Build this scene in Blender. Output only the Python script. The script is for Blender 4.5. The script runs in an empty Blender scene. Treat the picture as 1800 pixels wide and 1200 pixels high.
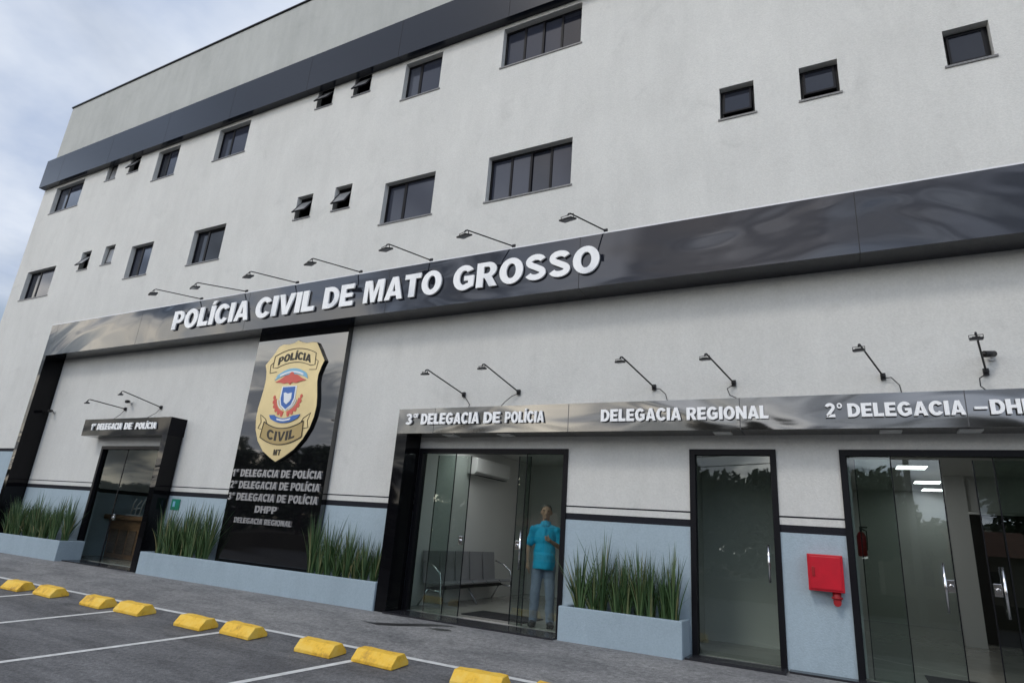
import bpy, bmesh, math, random
from mathutils import Vector, Matrix, noise

random.seed(7)
S = bpy.context.scene
COL = S.collection
R = math.radians

# ------------------------------------------------------------------ camera
cam_d = bpy.data.cameras.new("camera")
cam = bpy.data.objects.new("camera", cam_d)
COL.objects.link(cam)
cam_d.sensor_width = 36.0
cam_d.lens = 1076.05 / 1800 * 36.0
cam_d.clip_start = 0.05
cam_d.clip_end = 3000
right = Vector((0.88466692, 0.46069663, 0.07157552))
up = Vector((0.07796866, -0.29755279, 0.95151628))
fwd = Vector((-0.45965784, 0.83619433, 0.29915501))
mw = Matrix((right, up, -fwd)).transposed().to_4x4()
mw.translation = Vector((0, 0, 1.386))
cam.matrix_world = mw
S.camera = cam

# ------------------------------------------------------------------ sky and sun
SUN_EL, SUN_AZ = 45.5, 193.0          # azimuth clockwise from +Y: sun behind the camera, to its left
world = bpy.data.worlds.new("World")
S.world = world
world.use_nodes = True
nt = world.node_tree
nt.nodes.clear()


def N(tree, typ, **kw):
    n = tree.nodes.new(typ)
    for k, v in kw.items():
        if k == "inp":
            for kk, vv in v.items():
                n.inputs[kk].default_value = vv
        else:
            setattr(n, k, v)
    return n


def L(tree, a, b):
    tree.links.new(a, b)


def math_n(tree, op, a, b=None, c=None):
    n = tree.nodes.new("ShaderNodeMath")
    n.operation = op
    for i, v in enumerate((a, b, c)):
        if v is None:
            continue
        if hasattr(v, "is_output") or hasattr(v, "links"):
            tree.links.new(v, n.inputs[i])
        else:
            n.inputs[i].default_value = v
    return n.outputs[0]


def build_world():
    out = N(nt, "ShaderNodeOutputWorld")
    bg = N(nt, "ShaderNodeBackground", inp={"Strength": 0.093})
    sky = N(nt, "ShaderNodeTexSky", sky_type="NISHITA", sun_disc=False)
    sky.sun_elevation = R(SUN_EL)
    sky.sun_rotation = R(SUN_AZ)
    sky.air_density = 1.2
    sky.dust_density = 2.0
    tc = N(nt, "ShaderNodeTexCoord")
    sep = N(nt, "ShaderNodeSeparateXYZ")
    L(nt, tc.outputs["Generated"], sep.inputs[0])
    x, y, z = sep.outputs
    zz = math_n(nt, "ADD", math_n(nt, "MAXIMUM", z, 0.0), 0.22)
    comb = N(nt, "ShaderNodeCombineXYZ")
    L(nt, math_n(nt, "DIVIDE", x, zz), comb.inputs[0])
    L(nt, math_n(nt, "DIVIDE", y, zz), comb.inputs[1])
    n1 = N(nt, "ShaderNodeTexNoise", inp={"Scale": 1.15, "Detail": 6.0, "Roughness": 0.52, "Distortion": 0.35})
    n2 = N(nt, "ShaderNodeTexNoise", inp={"Scale": 3.1, "Detail": 5.0, "Roughness": 0.55})
    L(nt, comb.outputs[0], n1.inputs["Vector"])
    L(nt, comb.outputs[0], n2.inputs["Vector"])
    cover = N(nt, "ShaderNodeMapRange", interpolation_type="SMOOTHSTEP",
              inp={"From Min": 0.34, "From Max": 0.60, "To Min": 0.30, "To Max": 1.0})
    L(nt, n1.outputs[0], cover.inputs[0])
    # clouds: grey-blue undersides to bright tops
    cr = N(nt, "ShaderNodeValToRGB")
    cr.color_ramp.elements[0].position = 0.30
    cr.color_ramp.elements[0].color = (4.9, 5.9, 7.9, 1)
    cr.color_ramp.elements[1].position = 0.66
    cr.color_ramp.elements[1].color = (8.1, 8.8, 10.0, 1)
    L(nt, n2.outputs[0], cr.inputs[0])
    # bright warm cloud bank low in the sky on the sun's side
    lo1 = N(nt, "ShaderNodeMapRange", interpolation_type="SMOOTHSTEP", inp={"From Min": 0.20, "From Max": 0.36, "To Min": 1.0, "To Max": 0.0})
    L(nt, z, lo1.inputs[0])
    az = N(nt, "ShaderNodeMapRange", interpolation_type="SMOOTHSTEP", inp={"From Min": -0.12, "From Max": 0.42, "To Min": 0.10, "To Max": 1.0})
    L(nt, math_n(nt, "DIVIDE", math_n(nt, "MULTIPLY", x, -1.0), math_n(nt, "MAXIMUM", math_n(nt, "MULTIPLY", y, -1.0), 0.05)), az.inputs[0])
    back = math_n(nt, "LESS_THAN", y, 0.0)
    n3 = N(nt, "ShaderNodeTexNoise", inp={"Scale": 2.1, "Detail": 5.0, "Roughness": 0.55, "Distortion": 0.6})
    L(nt, comb.outputs[0], n3.inputs["Vector"])
    lumps = N(nt, "ShaderNodeMapRange", interpolation_type="SMOOTHSTEP", inp={"From Min": 0.40, "From Max": 0.60, "To Min": 0.12, "To Max": 1.0})
    L(nt, n3.outputs[0], lumps.inputs[0])
    glow = math_n(nt, "MULTIPLY", math_n(nt, "MULTIPLY", math_n(nt, "MULTIPLY", lo1.outputs[0], az.outputs[0]), back), lumps.outputs[0])
    warm = N(nt, "ShaderNodeMix", data_type="RGBA")
    L(nt, glow, warm.inputs["Factor"])
    L(nt, cr.outputs[0], warm.inputs["A"])
    warm.inputs["B"].default_value = (17.0, 15.6, 13.2, 1)
    mix = N(nt, "ShaderNodeMix", data_type="RGBA")
    L(nt, cover.outputs[0], mix.inputs["Factor"])
    L(nt, sky.outputs[0], mix.inputs["A"])
    L(nt, warm.outputs["Result"], mix.inputs["B"])
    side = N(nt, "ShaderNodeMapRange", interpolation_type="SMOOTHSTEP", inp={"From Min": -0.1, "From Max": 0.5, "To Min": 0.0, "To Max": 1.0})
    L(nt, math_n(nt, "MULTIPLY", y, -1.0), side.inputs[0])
    half = N(nt, "ShaderNodeMath", operation="MULTIPLY_ADD")  # added fill: out-of-view sky behind the camera raised to lift the facade
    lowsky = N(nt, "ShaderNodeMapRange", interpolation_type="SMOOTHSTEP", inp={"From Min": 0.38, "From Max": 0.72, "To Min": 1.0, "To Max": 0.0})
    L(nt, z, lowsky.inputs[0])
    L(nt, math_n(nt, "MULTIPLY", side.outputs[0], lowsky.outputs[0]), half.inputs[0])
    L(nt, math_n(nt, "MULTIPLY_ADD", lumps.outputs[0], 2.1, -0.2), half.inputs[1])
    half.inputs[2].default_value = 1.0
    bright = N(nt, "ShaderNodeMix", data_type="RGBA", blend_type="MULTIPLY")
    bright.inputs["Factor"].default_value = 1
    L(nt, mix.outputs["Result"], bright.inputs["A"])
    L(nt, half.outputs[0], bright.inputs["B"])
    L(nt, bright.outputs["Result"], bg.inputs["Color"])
    L(nt, bg.outputs[0], out.inputs[0])


build_world()
sun_d = bpy.data.lights.new("sun", "SUN")
sun_d.energy = 0.8
sun_d.angle = R(12)
sun_d.color = (1.0, 0.95, 0.88)
sun = bpy.data.objects.new("sun", sun_d)
COL.objects.link(sun)
sd = Vector((math.sin(R(SUN_AZ)) * math.cos(R(SUN_EL)), math.cos(R(SUN_AZ)) * math.cos(R(SUN_EL)), math.sin(R(SUN_EL))))
sun.rotation_euler = sd.to_track_quat("Z", "Y").to_euler()
sun.location = (0, 0, 30)

S.view_settings.view_transform = "Standard"
S.view_settings.look = "None"
S.view_settings.exposure = 0.0
S.view_settings.gamma = 1.0
S.cycles.max_bounces = 8
S.cycles.transparent_max_bounces = 16

# ------------------------------------------------------------------ materials
MATS = {}


def mat(name, base, rough=0.6, metal=0.0, ior=1.45, bump=None, var=None, coat=0.0):
    """base colour (linear); var=(scale, amount, stretch xyz) brightness mottling; bump=(scale, strength, distance)"""
    m = bpy.data.materials.new(name)
    m.use_nodes = True
    t = m.node_tree
    b = t.nodes["Principled BSDF"]
    b.inputs["Base Color"].default_value = (*base, 1)
    b.inputs["Roughness"].default_value = rough
    b.inputs["Metallic"].default_value = metal
    b.inputs["IOR"].default_value = ior
    if coat:
        b.inputs["Coat Weight"].default_value = coat
    geo = None
    if bump or var:
        geo = N(t, "ShaderNodeNewGeometry")
    if var:
        sc, amt, st = var
        mp = N(t, "ShaderNodeMapping")
        mp.inputs["Scale"].default_value = st
        L(t, geo.outputs["Position"], mp.inputs[0])
        nz = N(t, "ShaderNodeTexNoise", inp={"Scale": sc, "Detail": 6.0, "Roughness": 0.6})
        L(t, mp.outputs[0], nz.inputs["Vector"])
        mr = N(t, "ShaderNodeMapRange", inp={"From Min": 0.3, "From Max": 0.7, "To Min": 1 - amt, "To Max": 1 + amt})
        L(t, nz.outputs[0], mr.inputs[0])
        mx = N(t, "ShaderNodeMix", data_type="RGBA", blend_type="MULTIPLY")
        mx.inputs["Factor"].default_value = 1
        mx.inputs["A"].default_value = (*base, 1)
        L(t, mr.outputs[0], mx.inputs["B"])
        L(t, mx.outputs["Result"], b.inputs["Base Color"])
    if bump:
        sc, stg, dist = bump
        nz = N(t, "ShaderNodeTexNoise", inp={"Scale": sc, "Detail": 3.0, "Roughness": 0.6})
        L(t, geo.outputs["Position"], nz.inputs["Vector"])
        bp = N(t, "ShaderNodeBump", inp={"Strength": stg, "Distance": dist})
        L(t, nz.outputs[0], bp.inputs["Height"])
        L(t, bp.outputs[0], b.inputs["Normal"])
    MATS[name] = m
    return m


def stucco(name, base, streak, dirt):
    """painted rough render: fine grain, soft blotches and faint vertical rain streaks"""
    m = bpy.data.materials.new(name)
    m.use_nodes = True
    t = m.node_tree
    b = t.nodes["Principled BSDF"]
    b.inputs["Roughness"].default_value = 0.9
    b.inputs["Specular IOR Level"].default_value = 0.2
    geo = N(t, "ShaderNodeNewGeometry")
    mp = N(t, "ShaderNodeMapping")
    mp.inputs["Scale"].default_value = (1.0, 1.0, 0.22)
    L(t, geo.outputs["Position"], mp.inputs[0])
    a = N(t, "ShaderNodeTexNoise", inp={"Scale": 3.2, "Detail": 7.0, "Roughness": 0.65})
    L(t, mp.outputs[0], a.inputs["Vector"])
    c = N(t, "ShaderNodeTexNoise", inp={"Scale": 0.45, "Detail": 5.0, "Roughness": 0.6})
    L(t, geo.outputs["Position"], c.inputs["Vector"])
    d = N(t, "ShaderNodeTexNoise", inp={"Scale": 38.0, "Detail": 2.0})
    L(t, geo.outputs["Position"], d.inputs["Vector"])
    r1 = N(t, "ShaderNodeMapRange", inp={"From Min": 0.35, "From Max": 0.72, "To Min": 1.03, "To Max": 1 - streak})
    L(t, a.outputs[0], r1.inputs[0])
    r2 = N(t, "ShaderNodeMapRange", inp={"From Min": 0.3, "From Max": 0.7, "To Min": 1 - dirt, "To Max": 1 + dirt})
    L(t, c.outputs[0], r2.inputs[0])
    r3 = N(t, "ShaderNodeMapRange", inp={"From Min": 0.3, "From Max": 0.7, "To Min": 0.955, "To Max": 1.045})
    L(t, d.outputs[0], r3.inputs[0])
    sm = N(t, "ShaderNodeTexNoise", inp={"Scale": 1.25, "Detail": 8.0, "Roughness": 0.7, "Distortion": 0.8})
    L(t, geo.outputs["Position"], sm.inputs["Vector"])
    r4 = N(t, "ShaderNodeMapRange", inp={"From Min": 0.56, "From Max": 0.72, "To Min": 1.0, "To Max": 0.91})
    L(t, sm.outputs[0], r4.inputs[0])
    f = math_n(t, "MULTIPLY", math_n(t, "MULTIPLY", math_n(t, "MULTIPLY", r1.outputs[0], r2.outputs[0]), r3.outputs[0]), r4.outputs[0])
    mx = N(t, "ShaderNodeMix", data_type="RGBA", blend_type="MULTIPLY")
    mx.inputs["Factor"].default_value = 1
    mx.inputs["A"].default_value = (*base, 1)
    L(t, f, mx.inputs["B"])
    L(t, mx.outputs["Result"], b.inputs["Base Color"])
    g = N(t, "ShaderNodeTexNoise", inp={"Scale": 55.0, "Detail": 3.0, "Roughness": 0.7})
    L(t, geo.outputs["Position"], g.inputs["Vector"])
    bp = N(t, "ShaderNodeBump", inp={"Strength": 0.55, "Distance": 0.012})
    L(t, g.outputs[0], bp.inputs["Height"])
    L(t, bp.outputs[0], b.inputs["Normal"])
    MATS[name] = m
    return m


def panel_mat(name, base, ior, rough, wave, dist, seam=None, seam_at=0.0, scale=(0.5, 0.5, 1.2)):
    """glossy clad sheet: slightly buckled (low-frequency bump) with dark joints every `seam` metres"""
    m = bpy.data.materials.new(name)
    m.use_nodes = True
    t = m.node_tree
    b = t.nodes["Principled BSDF"]
    b.inputs["Base Color"].default_value = (*base, 1)
    b.inputs["Roughness"].default_value = rough
    b.inputs["IOR"].default_value = ior
    geo = N(t, "ShaderNodeNewGeometry")
    mp = N(t, "ShaderNodeMapping")
    mp.inputs["Scale"].default_value = scale
    L(t, geo.outputs["Position"], mp.inputs[0])
    nz = N(t, "ShaderNodeTexNoise", inp={"Scale": wave, "Detail": 1.5, "Roughness": 0.4, "Distortion": 0.8})
    L(t, mp.outputs[0], nz.inputs["Vector"])
    bp = N(t, "ShaderNodeBump", inp={"Strength": 1.0, "Distance": dist})
    L(t, nz.outputs[0], bp.inputs["Height"])
    L(t, bp.outputs[0], b.inputs["Normal"])
    if seam:
        sp = N(t, "ShaderNodeSeparateXYZ")
        L(t, geo.outputs["Position"], sp.inputs[0])
        fr = math_n(t, "FRACT", math_n(t, "DIVIDE", math_n(t, "ADD", sp.outputs[0], 100 * seam - seam_at), seam))
        jn = math_n(t, "LESS_THAN", fr, 0.012 / seam)
        mx = N(t, "ShaderNodeMix", data_type="RGBA")
        L(t, jn, mx.inputs["Factor"])
        mx.inputs["A"].default_value = (*base, 1)
        mx.inputs["B"].default_value = (0.004, 0.004, 0.005, 1)
        L(t, mx.outputs["Result"], b.inputs["Base Color"])
        L(t, math_n(t, "ADD", math_n(t, "MULTIPLY", jn, 0.6), rough), b.inputs["Roughness"])
    MATS[name] = m
    return m


def glass_mat(name, tint, ior):
    m = bpy.data.materials.new(name)
    m.use_nodes = True
    t = m.node_tree
    t.nodes.clear()
    out = N(t, "ShaderNodeOutputMaterial")
    tr = N(t, "ShaderNodeBsdfTransparent", inp={"Color": (*tint, 1)})
    gl = N(t, "ShaderNodeBsdfGlossy", inp={"Roughness": 0.0, "Color": (0.95, 1, 0.98, 1)})
    fr = N(t, "ShaderNodeFresnel", inp={"IOR": ior})
    mx = N(t, "ShaderNodeMixShader")
    geo = N(t, "ShaderNodeNewGeometry")      # a pane reflects at its outer skin only: no trapped light inside the sheet
    L(t, math_n(t, "MULTIPLY", fr.outputs[0], math_n(t, "SUBTRACT", 1.0, geo.outputs["Backfacing"])), mx.inputs[0])
    L(t, tr.outputs[0], mx.inputs[1])
    L(t, gl.outputs[0], mx.inputs[2])
    L(t, mx.outputs[0], out.inputs[0])
    MATS[name] = m
    return m


def emit_mat(name, col, strength):
    m = bpy.data.materials.new(name)
    m.use_nodes = True
    b = m.node_tree.nodes["Principled BSDF"]
    b.inputs["Base Color"].default_value = (0.8, 0.8, 0.8, 1)
    b.inputs["Emission Color"].default_value = (*col, 1)
    b.inputs["Emission Strength"].default_value = strength
    MATS[name] = m
    return m


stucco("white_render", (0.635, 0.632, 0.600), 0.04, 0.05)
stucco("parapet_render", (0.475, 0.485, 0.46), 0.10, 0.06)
stucco("blue_render", (0.365, 0.45, 0.502), 0.04, 0.04)
stucco("planter_paint", (0.325, 0.402, 0.452), 0.06, 0.05)
stucco("stripe_paint", (0.016, 0.017, 0.022), 0.05, 0.04)
mat("interior_paint", (0.60, 0.60, 0.58), 0.7)
panel_mat("slate_cladding", (0.010, 0.013, 0.021), 1.40, 0.22, 0.5, 0.01, 3.05, 0.4)
panel_mat("band_cladding", (0.011, 0.013, 0.020), 1.52, 0.04, 0.6, 0.075, 4.1, 0.45)
panel_mat("canopy_cladding", (0.018, 0.017, 0.016), 2.1, 0.09, 1.0, 0.05, 2.56, -3.75)
panel_mat("panel_gloss", (0.005, 0.005, 0.006), 1.95, 0.03, 0.6, 0.014, scale=(0.4, 0.4, 1.6))
panel_mat("canopy_black", (0.006, 0.006, 0.008), 1.2, 0.06, 0.9, 0.03)
panel_mat("black_gloss", (0.004, 0.004, 0.005), 1.28, 0.05, 0.9, 0.03)
mat("soffit_black", (0.012, 0.012, 0.013), 0.5)
mat("bright_edge_strip", (0.75, 0.75, 0.76), 0.35)
mat("aluminium_dark", (0.006, 0.006, 0.008), 0.45, ior=1.25)
mat("granite_sill", (0.17, 0.17, 0.17), 0.45, var=(40, 0.4, (1, 1, 1)))
mat("granite_dark", (0.022, 0.022, 0.026), 0.22, var=(30, 0.3, (1, 1, 1)))
mat("window_tint", (0.034, 0.038, 0.054), 0.06, ior=1.5)
mat("window_tint_pale", (0.060, 0.066, 0.085), 0.10, ior=1.5)
mat("window_tint_deep", (0.016, 0.018, 0.026), 0.05, ior=1.5)
mat("window_frosted", (0.20, 0.205, 0.21), 0.25, ior=1.5)
mat("window_dark", (0.006, 0.006, 0.008), 0.05, ior=1.4)
mat("letter_white", (0.92, 0.92, 0.91), 0.4)
mat("letter_silver", (0.33, 0.33, 0.34), 0.38, metal=0.6)
mat("lamp_black", (0.012, 0.012, 0.013), 0.5)
mat("lamp_lens", (0.30, 0.31, 0.32), 0.15)
mat("soil", (0.03, 0.022, 0.016), 0.95, bump=(25, 1, 0.03))
def worn_paint():
    m = mat("yellow_paint", (0.74, 0.47, 0.05), 0.7)
    t = m.node_tree
    b = t.nodes["Principled BSDF"]
    geo = N(t, "ShaderNodeNewGeometry")
    a = N(t, "ShaderNodeTexNoise", inp={"Scale": 4.5, "Detail": 8.0, "Roughness": 0.72})
    c = N(t, "ShaderNodeTexNoise", inp={"Scale": 45.0, "Detail": 3.0, "Roughness": 0.7})
    L(t, geo.outputs["Position"], a.inputs["Vector"])
    L(t, geo.outputs["Position"], c.inputs["Vector"])
    r = N(t, "ShaderNodeValToRGB")
    e = r.color_ramp.elements
    e[0].position, e[0].color = 0.33, (0.50, 0.28, 0.05, 1)
    e[1].position, e[1].color = 0.46, (0.86, 0.52, 0.050, 1)
    k = e.new(0.70)
    k.color = (0.88, 0.62, 0.14, 1)
    L(t, a.outputs[0], r.inputs[0])
    L(t, r.outputs[0], b.inputs["Base Color"])
    bp = N(t, "ShaderNodeBump", inp={"Strength": 0.7, "Distance": 0.008})
    L(t, c.outputs[0], bp.inputs["Height"])
    L(t, bp.outputs[0], b.inputs["Normal"])


worn_paint()
mat("red_paint", (0.50, 0.006, 0.020), 0.35, var=(4, 0.12, (1, 1, 1)))
mat("red_dark", (0.30, 0.008, 0.012), 0.4)
mat("chrome", (0.75, 0.75, 0.76), 0.15, metal=1.0)
mat("steel_grey", (0.34, 0.34, 0.36), 0.35, metal=0.5)
mat("white_plastic", (0.62, 0.62, 0.60), 0.4)
mat("floor_tile", (0.34, 0.33, 0.30), 0.18, var=(3, 0.1, (1, 1, 1)))
mat("mat_rubber", (0.010, 0.010, 0.012), 0.9)
mat("wood_brown", (0.24, 0.13, 0.07), 0.45, var=(4, 0.3, (1, 1, 8)))
mat("wood_panel", (0.13, 0.085, 0.06), 0.6, var=(3, 0.3, (1, 1, 6)))
mat("door_dark", (0.02, 0.018, 0.016), 0.5)
mat("gold_face", (0.62, 0.50, 0.26), 0.36, metal=0.3, var=(1.6, 0.10, (1, 1, 1)))
mat("gold_dark", (0.40, 0.29, 0.11), 0.4)
mat("badge_black", (0.006, 0.006, 0.006), 0.4)
mat("ink", (0.03, 0.024, 0.014), 0.5)
mat("crest_blue", (0.035, 0.13, 0.42), 0.45)
mat("crest_cyan", (0.22, 0.46, 0.62), 0.45)
mat("crest_red", (0.62, 0.10, 0.07), 0.45)
mat("crest_white", (0.78, 0.80, 0.82), 0.45)
mat("crest_green", (0.12, 0.22, 0.12), 0.5)
mat("sign_green", (0.012, 0.20, 0.13), 0.45)
mat("skin", (0.50, 0.30, 0.21), 0.5)
mat("hair", (0.10, 0.09, 0.085), 0.7)
mat("shirt_blue", (0.02, 0.47, 0.76), 0.75, bump=(18, 0.6, 0.02))
mat("jeans", (0.26, 0.30, 0.40), 0.8, bump=(22, 0.6, 0.02))
mat("shoe", (0.02, 0.02, 0.022), 0.5)
mat("eye", (0.02, 0.015, 0.012), 0.3)
mat("bark", (0.06, 0.045, 0.032), 0.9, bump=(14, 1, 0.03))
mat("pole_concrete", (0.30, 0.29, 0.27), 0.85)
mat("house_wall", (0.44, 0.38, 0.30), 0.85, var=(1, 0.1, (1, 1, 1)))
mat("roof_tile", (0.19, 0.075, 0.045), 0.8, var=(6, 0.3, (1, 1, 1)))
mat("road_asphalt", (0.055, 0.055, 0.056), 0.9, var=(0.8, 0.2, (1, 1, 1)))
mat("earth", (0.09, 0.075, 0.05), 0.95, var=(0.3, 0.3, (1, 1, 1)))
mat("line_paint", (0.66, 0.66, 0.64), 0.7, var=(9, 0.16, (1, 1, 1)))
mat("stain", (0.030, 0.029, 0.029), 0.45)
glass_mat("door_glass", (0.80, 0.845, 0.825), 1.75)
glass_mat("door_glass_dark", (0.80, 0.83, 0.82), 1.24)
glass_mat("door_glass_tinted", (0.80, 0.84, 0.82), 1.85)
emit_mat("led_panel", (0.95, 1.0, 1.0), 9.0)


def ground_mat(name, c1, c2, fine, bump_d, streak):
    m = bpy.data.materials.new(name)
    m.use_nodes = True
    t = m.node_tree
    b = t.nodes["Principled BSDF"]
    b.inputs["Roughness"].default_value = 0.85
    geo = N(t, "ShaderNodeNewGeometry")
    mp = N(t, "ShaderNodeMapping")
    mp.inputs["Scale"].default_value = streak
    mp.inputs["Rotation"].default_value = (0, 0, R(12))
    L(t, geo.outputs["Position"], mp.inputs[0])
    a = N(t, "ShaderNodeTexNoise", inp={"Scale": 0.9, "Detail": 9.0, "Roughness": 0.68, "Distortion": 0.4})
    L(t, mp.outputs[0], a.inputs["Vector"])
    f = N(t, "ShaderNodeTexNoise", inp={"Scale": fine, "Detail": 4.0, "Roughness": 0.75})
    L(t, geo.outputs["Position"], f.inputs["Vector"])
    r = N(t, "ShaderNodeMapRange", inp={"From Min": 0.38, "From Max": 0.62})
    L(t, a.outputs[0], r.inputs[0])
    mx = N(t, "ShaderNodeMix", data_type="RGBA")
    L(t, r.outputs[0], mx.inputs["Factor"])
    mx.inputs["A"].default_value = (*c1, 1)
    mx.inputs["B"].default_value = (*c2, 1)
    rf = N(t, "ShaderNodeMapRange", inp={"From Min": 0.3, "From Max": 0.7, "To Min": 0.62, "To Max": 1.38})
    L(t, f.outputs[0], rf.inputs[0])
    o = N(t, "ShaderNodeTexNoise", inp={"Scale": 1.3, "Detail": 7.0, "Roughness": 0.7, "Distortion": 1.2})
    L(t, mp.outputs[0], o.inputs["Vector"])
    ro = N(t, "ShaderNodeMapRange", inp={"From Min": 0.55, "From Max": 0.68, "To Min": 1.0, "To Max": 0.66})
    L(t, o.outputs[0], ro.inputs[0])
    gr = N(t, "ShaderNodeTexNoise", inp={"Scale": 70.0, "Detail": 2.0})
    L(t, geo.outputs["Position"], gr.inputs["Vector"])
    rg = N(t, "ShaderNodeMapRange", inp={"From Min": 0.3, "From Max": 0.7, "To Min": 0.75, "To Max": 1.25})
    L(t, gr.outputs[0], rg.inputs[0])
    m2 = N(t, "ShaderNodeMix", data_type="RGBA", blend_type="MULTIPLY")
    m2.inputs["Factor"].default_value = 1
    L(t, mx.outputs["Result"], m2.inputs["A"])
    L(t, math_n(t, "MULTIPLY", math_n(t, "MULTIPLY", rf.outputs[0], ro.outputs[0]), rg.outputs[0]), m2.inputs["B"])
    L(t, m2.outputs["Result"], b.inputs["Base Color"])
    bp = N(t, "ShaderNodeBump", inp={"Strength": 0.9, "Distance": bump_d})
    L(t, f.outputs[0], bp.inputs["Height"])
    L(t, bp.outputs[0], b.inputs["Normal"])
    MATS[name] = m


ground_mat("pavement_concrete", (0.26, 0.256, 0.250), (0.165, 0.164, 0.165), 16.0, 0.02, (0.8, 2.0, 1))
ground_mat("parking_asphalt", (0.165, 0.165, 0.168), (0.095, 0.095, 0.099), 20.0, 0.02, (0.55, 2.2, 1))


def leaf_mat(name, cols):
    m = bpy.data.materials.new(name)
    m.use_nodes = True
    t = m.node_tree
    b = t.nodes["Principled BSDF"]
    b.inputs["Roughness"].default_value = 0.5
    geo = N(t, "ShaderNodeNewGeometry")
    r = N(t, "ShaderNodeValToRGB")
    e = r.color_ramp.elements
    e[0].position, e[0].color = 0.0, (*cols[0], 1)
    e[1].position, e[1].color = 1.0, (*cols[-1], 1)
    for i, c in enumerate(cols[1:-1]):
        e.new((i + 1) / (len(cols) - 1)).color = (*c, 1)
    L(t, geo.outputs["Random Per Island"], r.inputs[0])
    L(t, r.outputs[0], b.inputs["Base Color"])
    MATS[name] = m


leaf_mat("blade_green", [(0.022, 0.055, 0.018), (0.05, 0.105, 0.035), (0.032, 0.075, 0.024), (0.10, 0.16, 0.055), (0.055, 0.115, 0.04), (0.09, 0.15, 0.06), (0.22, 0.19, 0.085)])
leaf_mat("crown_green", [(0.020, 0.042, 0.014), (0.055, 0.090, 0.030)])


# ------------------------------------------------------------------ mesh helpers
def new_bm():
    return bmesh.new()


def box(bm, x0, x1, y0, y1, z0, z1, mi=0):
    vs = [bm.verts.new(p) for p in ((x0, y0, z0), (x1, y0, z0), (x1, y1, z0), (x0, y1, z0),
                                    (x0, y0, z1), (x1, y0, z1), (x1, y1, z1), (x0, y1, z1))]
    for f in ((0, 3, 2, 1), (4, 5, 6, 7), (0, 1, 5, 4), (1, 2, 6, 5), (2, 3, 7, 6), (3, 0, 4, 7)):
        fc = bm.faces.new([vs[i] for i in f])
        fc.material_index = mi
    return vs


def tube(bm, pts, r, seg=8, mi=0, cap=True):
    """tube through points; r is one radius or one per point"""
    pts = [Vector(p) for p in pts]
    rs = r if isinstance(r, (list, tuple)) else [r] * len(pts)
    rings = []
    ref = None
    for i, p in enumerate(pts):
        d = (pts[min(i + 1, len(pts) - 1)] - pts[max(i - 1, 0)]).normalized()
        if ref is None:
            ref = Vector((0, 0, 1)) if abs(d.z) < 0.9 else Vector((1, 0, 0))
        a = d.cross(ref).normalized()
        b = a.cross(d).normalized()
        ref = b
        rings.append([bm.verts.new(p + (a * math.cos(2 * math.pi * k / seg) + b * math.sin(2 * math.pi * k / seg)) * rs[i]) for k in range(seg)])
    for q, s in zip(rings, rings[1:]):
        for k in range(seg):
            f = bm.faces.new((q[k], q[(k + 1) % seg], s[(k + 1) % seg], s[k]))
            f.material_index = mi
            f.smooth = True
    if cap:
        bm.faces.new(list(reversed(rings[0]))).material_index = mi
        bm.faces.new(rings[-1]).material_index = mi


def ball(bm, c, r, seg=10, mi=0):
    c = Vector(c)
    rx, ry, rz = r if isinstance(r, (tuple, list)) else (r, r, r)
    res = bmesh.ops.create_uvsphere(bm, u_segments=seg, v_segments=max(4, seg // 2 + 1), radius=1)
    for v in res["verts"]:
        v.co = Vector((v.co.x * rx, v.co.y * ry, v.co.z * rz)) + c
        for f in v.link_faces:
            f.smooth = True
            f.material_index = mi


def prism(bm, pts2, y0, y1, mi=0):
    """polygon in the facade plane (x, z) extruded from y0 (front) to y1 (back)"""
    a = [bm.verts.new((x, y0, z)) for x, z in pts2]
    b = [bm.verts.new((x, y1, z)) for x, z in pts2]
    n = len(pts2)
    bm.faces.new(a).material_index = mi
    bm.faces.new(list(reversed(b))).material_index = mi
    for i in range(n):
        bm.faces.new((a[i], b[i], b[(i + 1) % n], a[(i + 1) % n])).material_index = mi


def obj(name, bm, mats, parent=None, bevel=0.0, recalc=True):
    me = bpy.data.meshes.new(name)
    if recalc:
        bmesh.ops.recalc_face_normals(bm, faces=bm.faces)
    bm.to_mesh(me)
    bm.free()
    for m in ([mats] if isinstance(mats, str) else mats):
        me.materials.append(MATS[m])
    o = bpy.data.objects.new(name, me)
    COL.objects.link(o)
    if parent:
        o.parent = parent
        o.matrix_parent_inverse = Matrix.Translation(-parent.location) if parent.location.length else Matrix()
        if parent.parent:
            o.matrix_parent_inverse = Matrix.Translation(-(parent.location))
    if bevel:
        md = o.modifiers.new("bevel", "BEVEL")
        md.width = bevel
        md.segments = 2
        md.limit_method = "ANGLE"
    return o


def tag(o, label=None, cat=None, group=None, kind=None):
    if label:
        o["label"] = label
    if cat:
        o["category"] = cat
    if group:
        o["group"] = group
    if kind:
        o["kind"] = kind
    return o


def empty(name, loc, label, cat, group=None):
    o = bpy.data.objects.new(name, None)
    o.empty_display_size = 0.1
    COL.objects.link(o)
    o.location = loc
    return tag(o, label, cat, group)


# ------------------------------------------------------------------ block lettering drawn by hand (cap height 1)
def arc(cx, cy, rx, ry, a0, a1, n=14):
    return [(cx + rx * math.cos(R(a0 + (a1 - a0) * i / n)), cy + ry * math.sin(R(a0 + (a1 - a0) * i / n))) for i in range(n + 1)]


def stroke(pts, w):
    lft, rgt = [], []
    for i, p in enumerate(pts):
        a = Vector(pts[max(i - 1, 0)])
        b = Vector(pts[min(i + 1, len(pts) - 1)])
        d = (b - a).normalized()
        n = Vector((-d.y, d.x)) * w / 2
        lft.append((p[0] + n.x, p[1] + n.y))
        rgt.append((p[0] - n.x, p[1] - n.y))
    return lft + rgt[::-1]


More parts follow.
